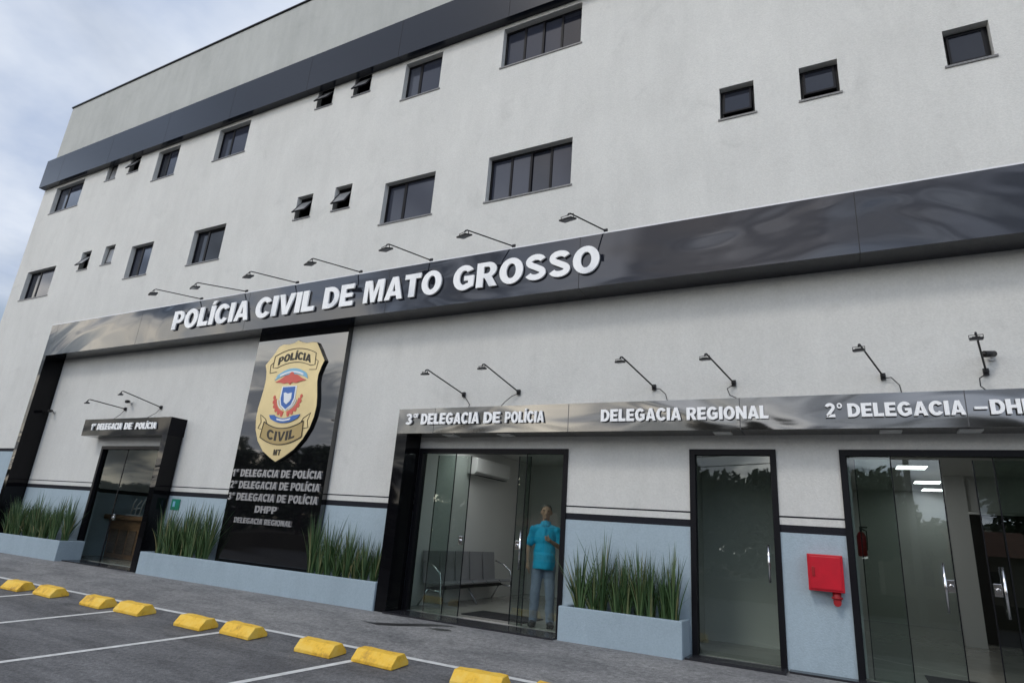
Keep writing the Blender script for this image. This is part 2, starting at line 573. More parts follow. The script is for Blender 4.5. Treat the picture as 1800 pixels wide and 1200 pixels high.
ST = 0.285
HB = 0.215


def glyph(ch):
    """-> (advance width, list of closed outlines)"""
    base = ch
    acc = []
    if ch == "Í":
        base = "I"
        acc = [[(0.02, 1.06), (0.20, 1.06), (0.36, 1.24), (0.10, 1.24)]]
    if base == "I":
        return 0.30, [[(0.01, 0), (0.295, 0), (0.295, 1), (0.01, 1)]] + acc
    if base == "L":
        return 0.68, [[(0, 0), (0.66, 0), (0.66, HB + 0.01), (ST, HB + 0.01), (ST, 1), (0, 1)]]
    if base == "E":
        return 0.73, [[(0, 0), (0.71, 0), (0.71, HB), (ST, HB), (ST, 0.40), (0.65, 0.40), (0.65, 0.59), (ST, 0.59), (ST, 1 - HB), (0.70, 1 - HB), (0.70, 1), (0, 1)]]
    if base == "H":
        return 0.86, [[(0, 0), (ST, 0), (ST, 0.40), (0.59, 0.40), (0.59, 0), (0.84, 0), (0.84, 1), (0.59, 1), (0.59, 0.61), (ST, 0.61), (ST, 1), (0, 1)]]
    if base == "T":
        return 0.76, [[(0.24, 0), (0.525, 0), (0.525, 1 - HB), (0.76, 1 - HB), (0.76, 1), (0, 1), (0, 1 - HB), (0.24, 1 - HB)]]
    if base == "N":
        return 0.86, [[(0, 0), (0.265, 0), (0.265, 0.52), (0.59, 0), (0.86, 0), (0.86, 1), (0.595, 1), (0.595, 0.48), (0.265, 1), (0, 1)]]
    if base == "M":
        return 1.02, [[(0, 0), (0.22, 0), (0.22, 0.72), (0.40, 0), (0.60, 0), (0.78, 0.72), (0.78, 0), (1.0, 0), (1.0, 1), (0.66, 1), (0.50, 0.40), (0.34, 1), (0, 1)]]
    if base == "V":
        return 0.86, [[(0.30, 0), (0.57, 0), (0.87, 1), (0.61, 1), (0.435, 0.30), (0.26, 1), (0, 1)]]
    if base == "A":
        return 0.88, [[(0, 0), (0.26, 0), (0.31, 0.17), (0.58, 0.17), (0.63, 0), (0.89, 0), (0.58, 1), (0.31, 1)],
                      [(0.365, 0.36), (0.445, 0.70), (0.525, 0.36)]]
    if base == "D":
        return 0.84, [[(0, 0)] + arc(0.36, 0.5, 0.48, 0.5, -90, 90) + [(0, 1)],
                      [(ST, HB)] + arc(0.36, 0.5, 0.23, 0.5 - HB, -90, 90) + [(ST, 1 - HB)]]
    if base == "P":
        return 0.77, [[(0, 0), (ST, 0), (ST, 0.33)] + arc(0.43, 0.665, 0.33, 0.335, -90, 90) + [(0, 1)],
                      [(ST, 0.52)] + arc(0.40, 0.67, 0.11, 0.15, -90, 90, 8) + [(ST, 0.82)]]
    if base == "R":
        return 0.86, [[(0, 0), (ST, 0), (ST, 0.36), (0.34, 0.36), (0.55, 0), (0.86, 0), (0.62, 0.40)] + arc(0.47, 0.69, 0.33, 0.31, -62, 90) + [(0, 1)],
                      [(ST, 0.54)] + arc(0.43, 0.68, 0.12, 0.14, -90, 90, 8) + [(ST, 0.82)]]
    if base == "O":
        return 0.93, [arc(0.46, 0.5, 0.46, 0.52, 0, 360, 32)[:-1], arc(0.46, 0.5, 0.185, 0.295, 0, 360, 28)[:-1]]
    if base == "C":
        return 0.86, [arc(0.46, 0.5, 0.46, 0.52, 32, 328, 28) + arc(0.46, 0.5, 0.185, 0.295, 318, 42, 24)]
    if base == "G":
        return 0.92, [arc(0.46, 0.5, 0.46, 0.52, 36, 300, 26) + [(0.88, 0.12), (0.88, 0.56), (0.47, 0.56), (0.47, 0.37), (0.65, 0.37), (0.65, 0.27)] + arc(0.46, 0.5, 0.185, 0.295, 305, 48, 22)]
    if base == "S":
        c = arc(0.40, 0.725, 0.265, 0.172, 16, 228, 16) + arc(0.40, 0.275, 0.275, 0.172, 48, -164, 16)
        return 0.81, [stroke([(x, y) for x, y in c], 0.222)]
    if base == "1":
        return 0.62, [[(0.24, 0), (0.49, 0), (0.49, 1), (0.30, 1), (0.05, 0.80), (0.05, 0.62), (0.24, 0.70)]]
    if base == "2":
        c = arc(0.36, 0.70, 0.24, 0.20, 165, -38, 14) + [(0.16, 0.10)]
        return 0.76, [stroke(c, 0.215)[:], [(0.02, 0.0), (0.70, 0.0), (0.70, 0.20), (0.30, 0.20)]]
    if base == "3":
        c = arc(0.34, 0.735, 0.22, 0.165, 160, -80, 12) + arc(0.34, 0.27, 0.25, 0.17, 80, -160, 14)
        return 0.74, [stroke(c, 0.20)]
    if base in "ªº":
        o = [arc(0.20, 0.80, 0.18, 0.20, 0, 360, 18)[:-1], arc(0.20, 0.80, 0.085, 0.10, 0, 360, 14)[:-1]]
        if base == "ª":
            o.append([(0.385, 0.60), (0.47, 0.60), (0.47, 1.0), (0.385, 1.0)])
        return 0.50, o
    if base == "–":
        return 0.56, [[(0.03, 0.36), (0.53, 0.36), (0.53, 0.54), (0.03, 0.54)]]
    return 0.36, []


def word_width(s, gap=0.07):
    return sum(glyph(c)[0] + gap for c in s) - gap


def outlines_obj(name, outs, depth, matname, parent, loc, bev=0.0):
    """closed 2-D outlines in the facade plane -> solid mesh, its front face at loc.y"""
    cu = bpy.data.curves.new(name, "CURVE")
    cu.dimensions = "2D"
    cu.fill_mode = "BOTH"
    cu.extrude = depth / 2
    for o in outs:
        sp = cu.splines.new("POLY")
        sp.points.add(len(o) - 1)
        for p, (x, y) in zip(sp.points, o):
            p.co = (x, y, 0, 1)
        sp.use_cyclic_u = True
    tmp = bpy.data.objects.new(name + "_outline", cu)
    me = bpy.data.meshes.new_from_object(tmp)
    bpy.data.objects.remove(tmp)
    bpy.data.curves.remove(cu)
    me.transform(Matrix.Translation((loc[0], loc[1] + depth / 2, loc[2])) @ Matrix.Rotation(R(90), 4, "X"))
    me.name = name
    me.materials.clear()
    me.materials.append(MATS[matname])
    ob = bpy.data.objects.new(name, me)
    COL.objects.link(ob)
    ob.parent = parent
    root = parent
    ob.matrix_parent_inverse = Matrix.Translation(-root.location)
    return ob


def letters(text, x0, x1, z0, z1, y, depth, matname, parent, name="letter", single=False, gap=0.07):
    """text fitted between x0 and x1 with caps from z0 to z1; one mesh per letter (or one for the line)"""
    h = z1 - z0
    k = (x1 - x0) / (word_width(text, gap) * h)
    x = x0
    allo = []
    for ch in text:
        w, outs = glyph(ch)
        sc = [[(px * h * k, pz * h) for px, pz in o] for o in outs]
        if outs:
            if single:
                allo += [[(px + x - x0, pz) for px, pz in o] for o in sc]
            else:
                outlines_obj(name, sc, depth, matname, parent, (x, y, z0))
        x += (w + gap) * h * k
    if single:
        return outlines_obj(name, allo, depth, matname, parent, (x0, y, z0))


# ------------------------------------------------------------------ ground
WALL = 9.30


def ground_z(y):
    if y >= 8.65:
        return 0.0
    if y <= -1.2:
        return -0.09 * (8.65 + 1.2)
    return -0.09 * (8.65 - y)


def strip(name, ys, x0, x1, m, nx=1, dz=0.0):
    bm = new_bm()
    rows = []
    for y in ys:
        rows.append([bm.verts.new((x0 + (x1 - x0) * i / nx, y, ground_z(y) + dz)) for i in range(nx + 1)])
    for a, b in zip(rows, rows[1:]):
        for i in range(nx):
            bm.faces.new((a[i], a[i + 1], b[i + 1], b[i]))
    o = obj(name, bm, m, recalc=False)
    for p in o.data.polygons:
        if p.normal.z < 0:
            o.data.flip_normals()
            break
    tag(o, kind="structure")
    return o


strip("pavement", [6.86, 8.65, 26.0], -60, 60, "pavement_concrete")
strip("parking_lot", [-1.2, 6.86], -60, 60, "parking_asphalt")
strip("road", [-14.0, -1.2], -400, 400, "road_asphalt")
strip("ground", [-600.0, -14.0], -800, 800, "earth")


def paint(name, pts):
    bm = new_bm()
    bm.faces.new([bm.verts.new((x, y, ground_z(y) + 0.004)) for x, y in pts])
    o = obj(name, bm, "line_paint", recalc=False)
    if o.data.polygons[0].normal.z < 0:
        o.data.flip_normals()
    tag(o, kind="structure")


paint("parking_line", [(-40, 6.80), (12, 6.87), (12, 6.95), (-40, 6.88)])
for i in range(-4, 4):
    x = -5.39 + 2.41 * i
    dx = 0.345
    yt, yb_ = 6.55, 1.6
    paint("bay_line", [(x + dx * (yt - 6.4) - .05, yt), (x + dx * (yt - 6.4) + .05, yt), (x + dx * (yb_ - 6.4) + .05, yb_), (x + dx * (yb_ - 6.4) - .05, yb_)])


def blot(pts, z=0.003):
    bm = new_bm()
    bm.faces.new([bm.verts.new((x, y, ground_z(y) + z)) for x, y in pts])
    o = obj("pavement_stain", bm, "stain", recalc=False)
    if o.data.polygons[0].normal.z < 0:
        o.data.flip_normals()
    tag(o, kind="structure")


blot([(-6.75, 8.10), (-6.35, 8.02), (-6.05, 8.16), (-5.75, 8.34), (-5.50, 8.52), (-5.30, 8.58), (-5.42, 8.62), (-5.72, 8.55), (-5.95, 8.42), (-6.2, 8.26), (-6.5, 8.12)])
blot([(-5.60, 8.28), (-5.40, 8.26), (-5.22, 8.34), (-5.30, 8.40), (-5.52, 8.37)])

# ------------------------------------------------------------------ the building
XL, XR, ZT = -25.18, 12.0, 15.80
building = empty("police_station", (-6.6, WALL, 0.0),
                 "long pale grey rendered police building with three rows of dark windows", "building")
openings = []   # x0, x1, z0, z1


def opening(x, w, z0, z1):
    openings.append((x, x + w, z0, z1))


BIG3, SM3 = (11.04, 12.10), (11.66, 12.33)
BIG2, SM2 = (7.74, 8.80), (8.39, 9.04)
windows = [  # x, width, (z0, z1), kind, sash tilt
    (-24.30, 1.80, BIG3, "two", 0), (-21.14, .56, SM3, "small", -4), (-19.86, .56, SM3, "small", -30), (-18.34, 1.08, BIG3, "two", 0),
    (-15.44, 1.33, BIG3, "two", 0), (-11.53, .56, SM3, "small", -32), (-10.26, .56, SM3, "small", -30), (-8.62, 1.08, BIG3, "two", 0),
    (-5.90, 1.86, BIG3, "four", 0),
    (-24.38, 1.80, BIG2, "two", 0), (-21.14, .53, SM2, "small", -32), (-19.84, .53, SM2, "small", -4), (-18.37, 1.08, BIG2, "two", 0),
    (-15.46, 1.33, BIG2, "twodark", 0), (-11.53, .53, SM2, "small", -33), (-10.27, .53, SM2, "small", -30), (-8.71, 1.39, BIG2, "two", 0),
    (-5.98, 1.87, BIG2, "four", 0),
    (-1.37, .56, SM2, "small", 14), (-0.11, .56, SM2, "small", 14), (1.85, .56, SM2, "small", 3),
    (5.2, 1.86, BIG3, "four", 0), (5.2, 1.86, BIG2, "four", 0),
]
for x, w, (z0, z1), k, t in windows:
    opening(x, w, z0, z1)
doors = [(-17.08, 3.07, 0.0, 2.81), (-6.86, 2.95, 0.0, 2.77), (-1.97, 1.175, 0.0, 2.77), (-0.01, 2.60, 0.0, 2.77)]
for d in doors:
    openings.append((d[0], d[0] + d[1], d[2], d[3]))

THICK = 0.20


def facade():
    bm = new_bm()
    xs = sorted({round(v, 4) for o in openings for v in o[:2]} | {XL, XR, -20.30})
    zs = sorted({round(v, 4) for o in openings for v in o[2:]} | {0.0, ZT, 13.2, 1.67, 1.77, 1.862, 1.885, 2.655, 2.75})
    cache = {}

    def V(x, y, z):
        k = (round(x, 4), round(y, 4), round(z, 4))
        if k not in cache:
            cache[k] = bm.verts.new(k)
        return cache[k]

    def hole(x, z):
        return any(a < x < b and c < z < d for a, b, c, d in openings)

    for xa, xb in zip(xs, xs[1:]):
        for za, zb in zip(zs, zs[1:]):
            cx, cz = (xa + xb) / 2, (za + zb) / 2
            if hole(cx, cz):
                continue
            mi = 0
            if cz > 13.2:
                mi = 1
            elif cx < -20.3:
                mi = 3 if 2.655 < cz < 2.75 else (2 if cz < 2.655 else 0)
            elif cz < 1.67:
                mi = 2
            elif cz < 1.77 or 1.862 < cz < 1.885:
                mi = 3
            for y in (WALL, WALL + THICK):
                f = bm.faces.new((V(xa, y, za), V(xb, y, za), V(xb, y, zb), V(xa, y, zb)))
                f.material_index = mi if y == WALL else 4
            # reveals
            for (nx, nz, p, q) in ((xa - .001, cz, (xa, za), (xa, zb)), (xb + .001, cz, (xb, za), (xb, zb)),
                                   (cx, za - .001, (xa, za), (xb, za)), (cx, zb + .001, (xa, zb), (xb, zb))):
                out_ = nx < XL or nx > XR or nz < 0 or nz > ZT
                if hole(nx, nz) or out_:
                    f = bm.faces.new((V(p[0], WALL, p[1]), V(q[0], WALL, q[1]), V(q[0], WALL + THICK, q[1]), V(p[0], WALL + THICK, p[1])))
                    f.material_index = mi
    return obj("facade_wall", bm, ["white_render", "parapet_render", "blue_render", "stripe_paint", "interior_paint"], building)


facade()
bm = new_bm()
box(bm, XL, XL + .2, WALL + THICK, 27, 0, ZT)
box(bm, XR - .2, XR, WALL + THICK, 27, 0, ZT)
box(bm, XL + .2, XR - .2, 26.8, 27, 0, ZT)
obj("outer_walls", bm, "white_render", building)
bm = new_bm()
box(bm, XL + .2, XR - .2, WALL + THICK, 26.8, 15.1, 15.3)
obj("roof", bm, "parapet_render", building)
bm = new_bm()
box(bm, XL - .03, XR, WALL - .04, WALL + .24, ZT, ZT + .05)
obj("coping", bm, "aluminium_dark", building)
bm = new_bm()
box(bm, XL - .04, XR, 9.10, WALL - .003, 12.20, 13.33)
obj("cladding_band", bm, "slate_cladding", building)
bm = new_bm()
box(bm, XL + .2, XR - .2, WALL + THICK, 26.8, 3.12, 3.4)
box(bm, XL + .2, XR - .2, WALL + THICK + .5, 26.8, 6.7, 6.9)
obj("ceiling_slab", bm, "interior_paint", building)
bm = new_bm()
box(bm, XL + .2, XR - .2, WALL + THICK + .003, 26.8, -.1, 0.02)
obj("interior_floor", bm, "floor_tile", building)
# rooms behind the four doors
for wx0, wx1, wy0, wy1, wz0 in (
        (-7.25, -7.10, 9.503, 16.0, 0.02), (-7.10, -3.2, 14.6, 14.75, 0.02), (-3.2, -3.05, 9.503, 16.0, 0.02),     # waiting room
        (-2.25, -2.12, 9.503, 13.0, 0.02), (-2.12, -0.10, 10.95, 11.1, 0.02),                                        # narrow middle room
        (-0.10, 0.10, 9.503, 18.5, 0.02), (0.10, 7.0, 18.5, 18.65, 0.02), (1.78, 2.12, 15.0, 15.35, 0.02),           # right lobby and its partition
        (3.15, 6.5, 15.1, 15.25, 0.02), (2.12, 3.15, 15.1, 15.25, 2.45),
        (-18.2, -18.05, 9.503, 13.2, 0.02), (-13.6, -13.45, 9.503, 13.2, 0.02)):                                     # left room
    bm = new_bm()
    box(bm, wx0, wx1, wy0, wy1, wz0, 3.12)
    obj("interior_wall", bm, "interior_paint", building)
bm = new_bm()
box(bm, -18.05, -13.6, 11.5, 11.6, 0.02, 3.12)
obj("wood_lining", bm, "wood_panel", building)
bm = new_bm()
box(bm, 2.12, 3.15, 15.9, 16.0, 0.02, 2.45)
obj("interior_door", bm, "door_dark", building)
bm = new_bm()
box(bm, -18.045, -18.03, 9.55, 11.5, 1.67, 1.77)
obj("wall_stripe", bm, "stripe_paint", building)
bm = new_bm()
box(bm, -18.046, -18.032, 9.55, 11.5, 0.03, 1.668)
obj("wall_dado", bm, "blue_render", building)


# ------------------------------------------------------------------ windows
def window(x, w, zr, kind, tilt):
    z0, z1 = zr
    x1 = x + w
    f = 0.045
    yf = WALL + 0.13
    bm = new_bm()
    box(bm, x + .002, x + f, yf, yf + .06, z0 + .02, z1 - .002)
    box(bm, x1 - f, x1 - .002, yf, yf + .06, z0 + .02, z1 - .002)
    box(bm, x + f, x1 - f, yf, yf + .06, z1 - f, z1 - .002)
    box(bm, x + f, x1 - f, yf, yf + .06, z0 + .02, z0 + .02 + f)
    a, b, c, d = x + f, x1 - f, z0 + .02 + f, z1 - f
    if kind.startswith("two"):
        xm = a + (b - a) * 0.36
        box(bm, xm - .036, xm + .036, yf - .004, yf + .052, c, d)
    elif kind == "four":
        for q in (.25, .5, .75):
            xm = a + (b - a) * q
            box(bm, xm - .024, xm + .024, yf - .004, yf + .052, c, d)
    wn = obj("window", bm, "aluminium_dark", building)
    if kind == "small":
        # top-hung vent sash in its own frame, pushed out at the foot
        h = d - c
        frosted = tilt < 0      # obscured bathroom panes
        t = R(abs(tilt))
        drop = .07 if abs(tilt) > 20 else 0.0
        h -= drop
        d -= drop
        bm = new_bm()
        box(bm, a + .004, b - .004, 0.0, .03, -h, -h + .035)
        box(bm, a + .004, b - .004, 0.0, .03, -.035, 0)
        box(bm, a + .004, a + .035, 0.0, .03, -h + .035, -.035)
        box(bm, b - .035, b - .004, 0.0, .03, -h + .035, -.035)
        mrot = Matrix.Translation((0, yf - .034, d)) @ Matrix.Rotation(-t, 4, "X")
        bm.transform(mrot)
        obj("sash", bm, "aluminium_dark", wn)
        bm = new_bm()
        box(bm, a + .036, b - .036, .008, .02, -h + .036, -.036)
        bm.transform(mrot)
        obj("pane", bm, "window_frosted" if frosted else "window_tint_deep", wn)
    else:
        n = 4 if kind == "four" else 2
        cuts = [a, a + (b - a) * .36, b] if n == 2 else [a + (b - a) * q for q in (0, .25, .5, .75, 1)]
        for i in range(n):
            off = .012 if i % 2 else .03
            g0 = .029
            bm = new_bm()
            xa = cuts[i] + (g0 if i else 0)
            xb = cuts[i + 1] - (g0 if i < n - 1 else 0)
            box(bm, xa, xb, yf + off, yf + off + .008, c, d)
            obj("pane", bm, "window_dark" if (kind == "twodark" and i == 1) else random.choice(("window_tint", "window_tint", "window_tint_pale", "window_tint_deep")), wn)
    bm = new_bm()
    box(bm, x - .035, x1 + .035, WALL - .02, WALL - .003, z0 - .022, z0 + .012)
    box(bm, x + .003, x1 - .003, WALL - .003, WALL + .128, z0 + .001, z0 + .012)
    obj("sill", bm, "granite_sill", wn)


for w_ in windows:
    window(*w_)


# ------------------------------------------------------------------ glazed doors
def door_frame(x0, x1, zt, t=.075, name="door_frame"):
    bm = new_bm()
    y0, y1 = WALL - .025, WALL + .12
    box(bm, x0 - .003, x0 + t, y0, y1, 0.021, zt + .003)
    box(bm, x1 - t, x1 + .003, y0, y1, 0.021, zt + .003)
    box(bm, x0 + t, x1 - t, y0, y1, zt - t, zt + .003)
    return obj(name, bm, "aluminium_dark", building)


def glass(fr, x0, x1, zt, y=WALL + .05, m="door_glass"):
    bm = new_bm()
    box(bm, x0, x1, y, y + .01, .03, zt)
    g = obj("glass_pane", bm, m, fr)
    bm = new_bm()
    for xe in (x0, x1):
        box(bm, xe - .006, xe + .006, y - .004, y + .014, .03, zt)
    obj("pane_edge", bm, "aluminium_dark", fr)
    return g


def bar_handle(fr, x, z0, z1, y=WALL + .05):
    bm = new_bm()
    tube(bm, [(x, y - .06, z0), (x, y - .06, z1)], .016, 10)
    for z in (z0 + .08, z1 - .08):
        tube(bm, [(x, y - .06, z), (x, y, z)], .01, 8)
    obj("handle", bm, "chrome", fr)


def lock_plate(fr, x, z, y=WALL + .05):
    bm = new_bm()
    box(bm, x - .04, x + .04, y - .012, y + .022, z - .09, z + .05)
    tube(bm, [(x, y - .012, z - .02), (x, y - .045, z - .02)], .022, 12)
    obj("lock", bm, "chrome", fr, bevel=.004)


# waiting-room door
f3 = door_frame(-6.86, -3.91, 2.77)
glass(f3, -6.784, -6.10, 2.69)
glass(f3, -6.50, -5.80, 2.66, y=WALL + .085)
glass(f3, -4.84, -4.62, 2.66, y=WALL + .085)
glass(f3, -4.68, -3.986, 2.69)
lock_plate(f3, -5.87, 1.24, WALL + .085)
lock_plate(f3, -4.77, 1.24, WALL + .085)
bar_handle(f3, -4.70, .85, 1.46, WALL + .085)
# narrow door
f2 = door_frame(-1.97, -0.795, 2.77)
glass(f2, -1.893, -0.872, 2.69, m="door_glass_tinted")
bar_handle(f2, -0.95, 1.02, 1.50)
# right lobby door
fR = door_frame(-0.01, 2.59, 2.77)
glass(fR, .067, .57, 2.69)
glass(fR, .16, 1.10, 2.66, y=WALL + .085)
glass(fR, 1.44, 2.30, 2.66, y=WALL + .085)
glass(fR, 1.64, 2.512, 2.69)
bar_handle(fR, .99, .87, 1.43, WALL + .085)
bar_handle(fR, 1.56, .87, 1.43, WALL + .085)
lock_plate(fR, 1.05, 1.19, WALL + .085)
lock_plate(fR, 1.50, 1.19, WALL + .085)
# left door
f1 = door_frame(-17.08, -14.01, 2.81)
glass(f1, -17.0, -16.02, 2.73, m="door_glass_dark")
glass(f1, -16.0, -14.09, 2.73, m="door_glass_dark")
lock_plate(f1, -15.9, 1.1)

# thresholds
for x0, x1, y0, nm in ((-17.0, -14.06, 8.86, 0), (-6.85, -3.80, 8.74, 0), (-1.99, -0.78, 8.90, 1), (-0.76, 3.2, 9.10, 0)):
    bm = new_bm()
    if nm:
        box(bm, x0, x1, y0, WALL - .03, .001, .022)
        for k in range(5):
            box(bm, x0 + .05, x1 - .02, y0 + .05 + .06 * k, y0 + .08 + .06 * k, .022, .032)
    else:
        box(bm, x0, x1, y0, WALL - .028, .001, .025)
    obj("threshold", bm, "granite_dark", building)

# ------------------------------------------------------------------ main sign band and its column
band = empty("sign_band", (-6.0, 8.78, 5.36), "long glossy dark band with white POLÍCIA CIVIL DE MATO GROSSO letters and left column", "sign")
YB = 8.78
bm = new_bm()
box(bm, -20.40, 12.0, YB, WALL - .004, 5.36, 6.30)
obj("fascia", bm, "band_cladding", band)
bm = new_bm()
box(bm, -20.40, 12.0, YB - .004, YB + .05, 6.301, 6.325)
obj("bright_edge_strip", bm, "bright_edge_strip", band)  # pale strip added to draw the bright line along the band's top edge
bm = new_bm()
box(bm, -20.40, -20.24, YB + .002, WALL - .004, 0.30, 5.358)
obj("column", bm, "black_gloss", band)
YLb = YB - .05
kz = (YLb - 0) / 8.66
for txt, x0, x1 in (("POLÍCIA", -14.36, -11.62), ("CIVIL", -11.40, -9.58), ("DE", -9.34, -8.51), ("MATO", -8.24, -6.36), ("GROSSO", -6.10, -3.24)):
    letters(txt, x0 * kz, x1 * kz, 5.60, 6.085, YLb, .034, "letter_white", band)

# ------------------------------------------------------------------ shield panel
sign = empty("emblem_panel", (-10.4, 9.16, 0.45), "tall glossy black panel carrying a gold police shield above silver office names", "sign")
bm = new_bm()
box(bm, -11.70, -8.98, 9.165, WALL - .004, 0.30, 5.357)
obj("panel", bm, "panel_gloss", sign)
shield = [(-10.33, 2.45), (-10.51, 2.53), (-10.77, 2.67), (-10.98, 2.88), (-11.11, 3.12), (-11.17, 3.36), (-11.17, 3.60), (-11.13, 3.85),
          (-11.10, 4.08), (-11.10, 4.26), (-11.13, 4.43), (-11.20, 4.58), (-11.09, 4.70), (-10.96, 4.85), (-10.87, 4.99), (-10.75, 5.03),
          (-10.56, 5.02), (-10.42, 5.04), (-10.30, 5.09), (-10.17, 5.04), (-10.02, 5.01), (-9.86, 5.02), (-9.73, 5.00), (-9.62, 4.86),
          (-9.51, 4.70), (-9.42, 4.58), (-9.48, 4.44), (-9.53, 4.28), (-9.53, 4.13), (-9.49, 3.95), (-9.45, 3.77), (-9.43, 3.60),
          (-9.45, 3.38), (-9.52, 3.15), (-9.66, 2.92), (-9.86, 2.71), (-10.10, 2.56)]
YS = 9.108
bm = new_bm()
prism(bm, shield, YS, 9.163)
badge = obj("shield", bm, "badge_black", sign)
cx = sum(p[0] for p in shield) / len(shield)
cz = sum(p[1] for p in shield) / len(shield)
sub = lambda nm, outs, m, y=YS - .014, d=.008: outlines_obj(nm, outs, d, m, badge, (0, y, 0))
bm = new_bm()
prism(bm, [(cx + (x - cx) * .992, cz + (z - cz) * .994) for x, z in shield], YS - .006, YS - .0005)
obj("shield_face", bm, "gold_face", badge)


def ring_line(pts, w, closed=False):
    return [stroke(pts + ([pts[0], pts[1]] if closed else []), w)]


def bow(x0, x1, z, rise, n=14):
    return [(x0 + (x1 - x0) * i / n, z + rise * (1 - (2 * i / n - 1) ** 2)) for i in range(n + 1)]


# POLÍCIA ribbon: bowed outline with tails, letters standing on the bow
sub("ribbon_line", ring_line(bow(-10.93, -9.70, 4.76, .14), .016), "ink")
sub("ribbon_line", ring_line(bow(-10.80, -9.80, 4.49, .10), .014), "ink")
sub("ribbon_line", ring_line([(-10.93, 4.76), (-10.94, 4.50), (-10.80, 4.49)], .014), "ink")
sub("ribbon_line", ring_line([(-9.70, 4.76), (-9.68, 4.50), (-9.80, 4.49)], .014), "ink")
sub("ribbon_line", ring_line([(-10.94, 4.62), (-11.02, 4.56), (-11.0, 4.38), (-10.80, 4.40)], .012), "ink")
sub("ribbon_line", ring_line([(-9.68, 4.62), (-9.60, 4.57), (-9.62, 4.39), (-9.82, 4.40)], .012), "ink")


def bowed_text(text, x0, x1, z0, h, rise, m):
    k = (x1 - x0) / (word_width(text) * h)
    x = x0
    outs = []
    for ch in text:
        w, o = glyph(ch)
        for ol in o:
            pts = []
            for px, pz in ol:
                X = x + px * h * k
                u = 2 * (X - x0) / (x1 - x0) - 1
                pts.append((X, z0 + rise * (1 - u * u) + pz * h))
            outs.append(pts)
        x += (w + .07) * h * k
    return sub("shield_lettering", outs, m)


bowed_text("POLÍCIA", -10.80, -9.82, 4.545, .17, .10, "ink")
# crest: pale ribbon, red bird, blue shield, red laurel, blue ribbon
sub("crest_ribbon", [bow(-10.74, -9.87, 4.32, .135) + bow(-10.80, -9.81, 4.20, .125)[::-1]], "crest_cyan")
sub("crest_ribbon", [bow(-10.66, -9.95, 4.315, .075) + bow(-10.64, -9.97, 4.28, .075)[::-1]], "crest_white", YS - .02)
sub("crest_bird", [[(-10.76, 4.16), (-10.62, 4.22), (-10.48, 4.30), (-10.38, 4.31), (-10.34, 4.37), (-10.27, 4.37), (-10.23, 4.31), (-10.13, 4.30), (-10.0, 4.23), (-9.85, 4.17),
                    (-10.02, 4.15), (-10.14, 4.12), (-10.25, 4.14), (-10.31, 4.09), (-10.38, 4.14), (-10.50, 4.12), (-10.62, 4.15)]], "crest_red", YS - .021)
sub("crest_shield", [[(-10.53, 4.06), (-10.09, 4.06), (-10.08, 3.78), (-10.14, 3.63), (-10.31, 3.52), (-10.48, 3.63), (-10.54, 3.78)]], "crest_white", YS - .016)
sub("crest_shield", [[(-10.49, 4.04), (-10.13, 4.04), (-10.12, 3.79), (-10.18, 3.65), (-10.31, 3.56), (-10.45, 3.65), (-10.50, 3.79)]], "crest_blue", YS - .023)
sub("crest_shield", [[(-10.43, 3.91), (-10.38, 3.92), (-10.31, 3.89), (-10.19, 3.91), (-10.18, 3.78), (-10.22, 3.72), (-10.30, 3.66), (-10.38, 3.71), (-10.40, 3.80)]], "crest_white", YS - .03)
for sgn in (-1, 1):
    c = [(-10.31 + sgn * .36 * math.sin(R(a)), 3.80 - .33 * math.cos(R(a))) for a in range(8, 96, 8)]
    sub("crest_laurel", [stroke(c, .075)], "crest_red")
    c = [(-10.31 + sgn * .27 * math.sin(R(a)), 3.79 - .25 * math.cos(R(a))) for a in range(20, 86, 8)]
    sub("crest_laurel", [stroke(c, .022)], "crest_white", YS - .02)
    for a in range(14, 96, 16):
        px_, pz_ = -10.31 + sgn * .40 * math.sin(R(a)), 3.80 - .37 * math.cos(R(a))
        sub("crest_leaf", [[(px_ + .035 * math.cos(R(q)), pz_ + .045 * math.sin(R(q))) for q in range(0, 360, 45)]], "crest_red", YS - .016)
sub("crest_ribbon", [bow(-10.70, -9.90, 3.36, -.10) + [(-9.84, 3.44), (-10.02, 3.42)] + bow(-10.58, -10.04, 3.42, -.06)[::-1] + [(-10.60, 3.44), (-10.76, 3.44)]], "crest_blue", YS - .024)
sub("crest_ribbon", [bow(-10.50, -10.10, 3.33, -.03) + bow(-10.50, -10.10, 3.365, -.03)[::-1]], "crest_white", YS - .032)
# CIVIL ribbon
sub("ribbon_band", [bow(-10.88, -9.72, 3.30, -.15) + bow(-10.92, -9.70, 2.97, -.16)[::-1]], "gold_dark", YS - .013)
sub("ribbon_line", ring_line(bow(-10.88, -9.72, 3.30, -.15), .016), "ink", YS - .022)
sub("ribbon_line", ring_line(bow(-10.92, -9.70, 2.97, -.16), .016), "ink", YS - .022)
sub("ribbon_line", ring_line([(-10.88, 3.30), (-10.92, 2.97)], .014), "ink", YS - .022)
sub("ribbon_line", ring_line([(-9.72, 3.30), (-9.70, 2.97)], .014), "ink", YS - .022)
sub("ribbon_line", ring_line([(-10.92, 3.14), (-11.04, 3.16), (-10.98, 3.30), (-11.04, 3.46), (-10.86, 3.36), (-10.78, 3.24)], .013), "ink")
sub("ribbon_line", ring_line([(-9.70, 3.14), (-9.57, 3.16), (-9.62, 3.30), (-9.56, 3.46), (-9.74, 3.36), (-9.82, 3.24)], .013), "ink")
bowed_text("CIVIL", -10.73, -9.90, 2.955, .20, -.075, "ink")
sub("shield_lettering", [[(px * .105 + xo, pz * .12 + 2.59) for px, pz in o] for ch, xo in (("M", -10.43), ("T", -10.305)) for o in glyph(ch)[1]], "ink")
KS = 9.108 / 9.062
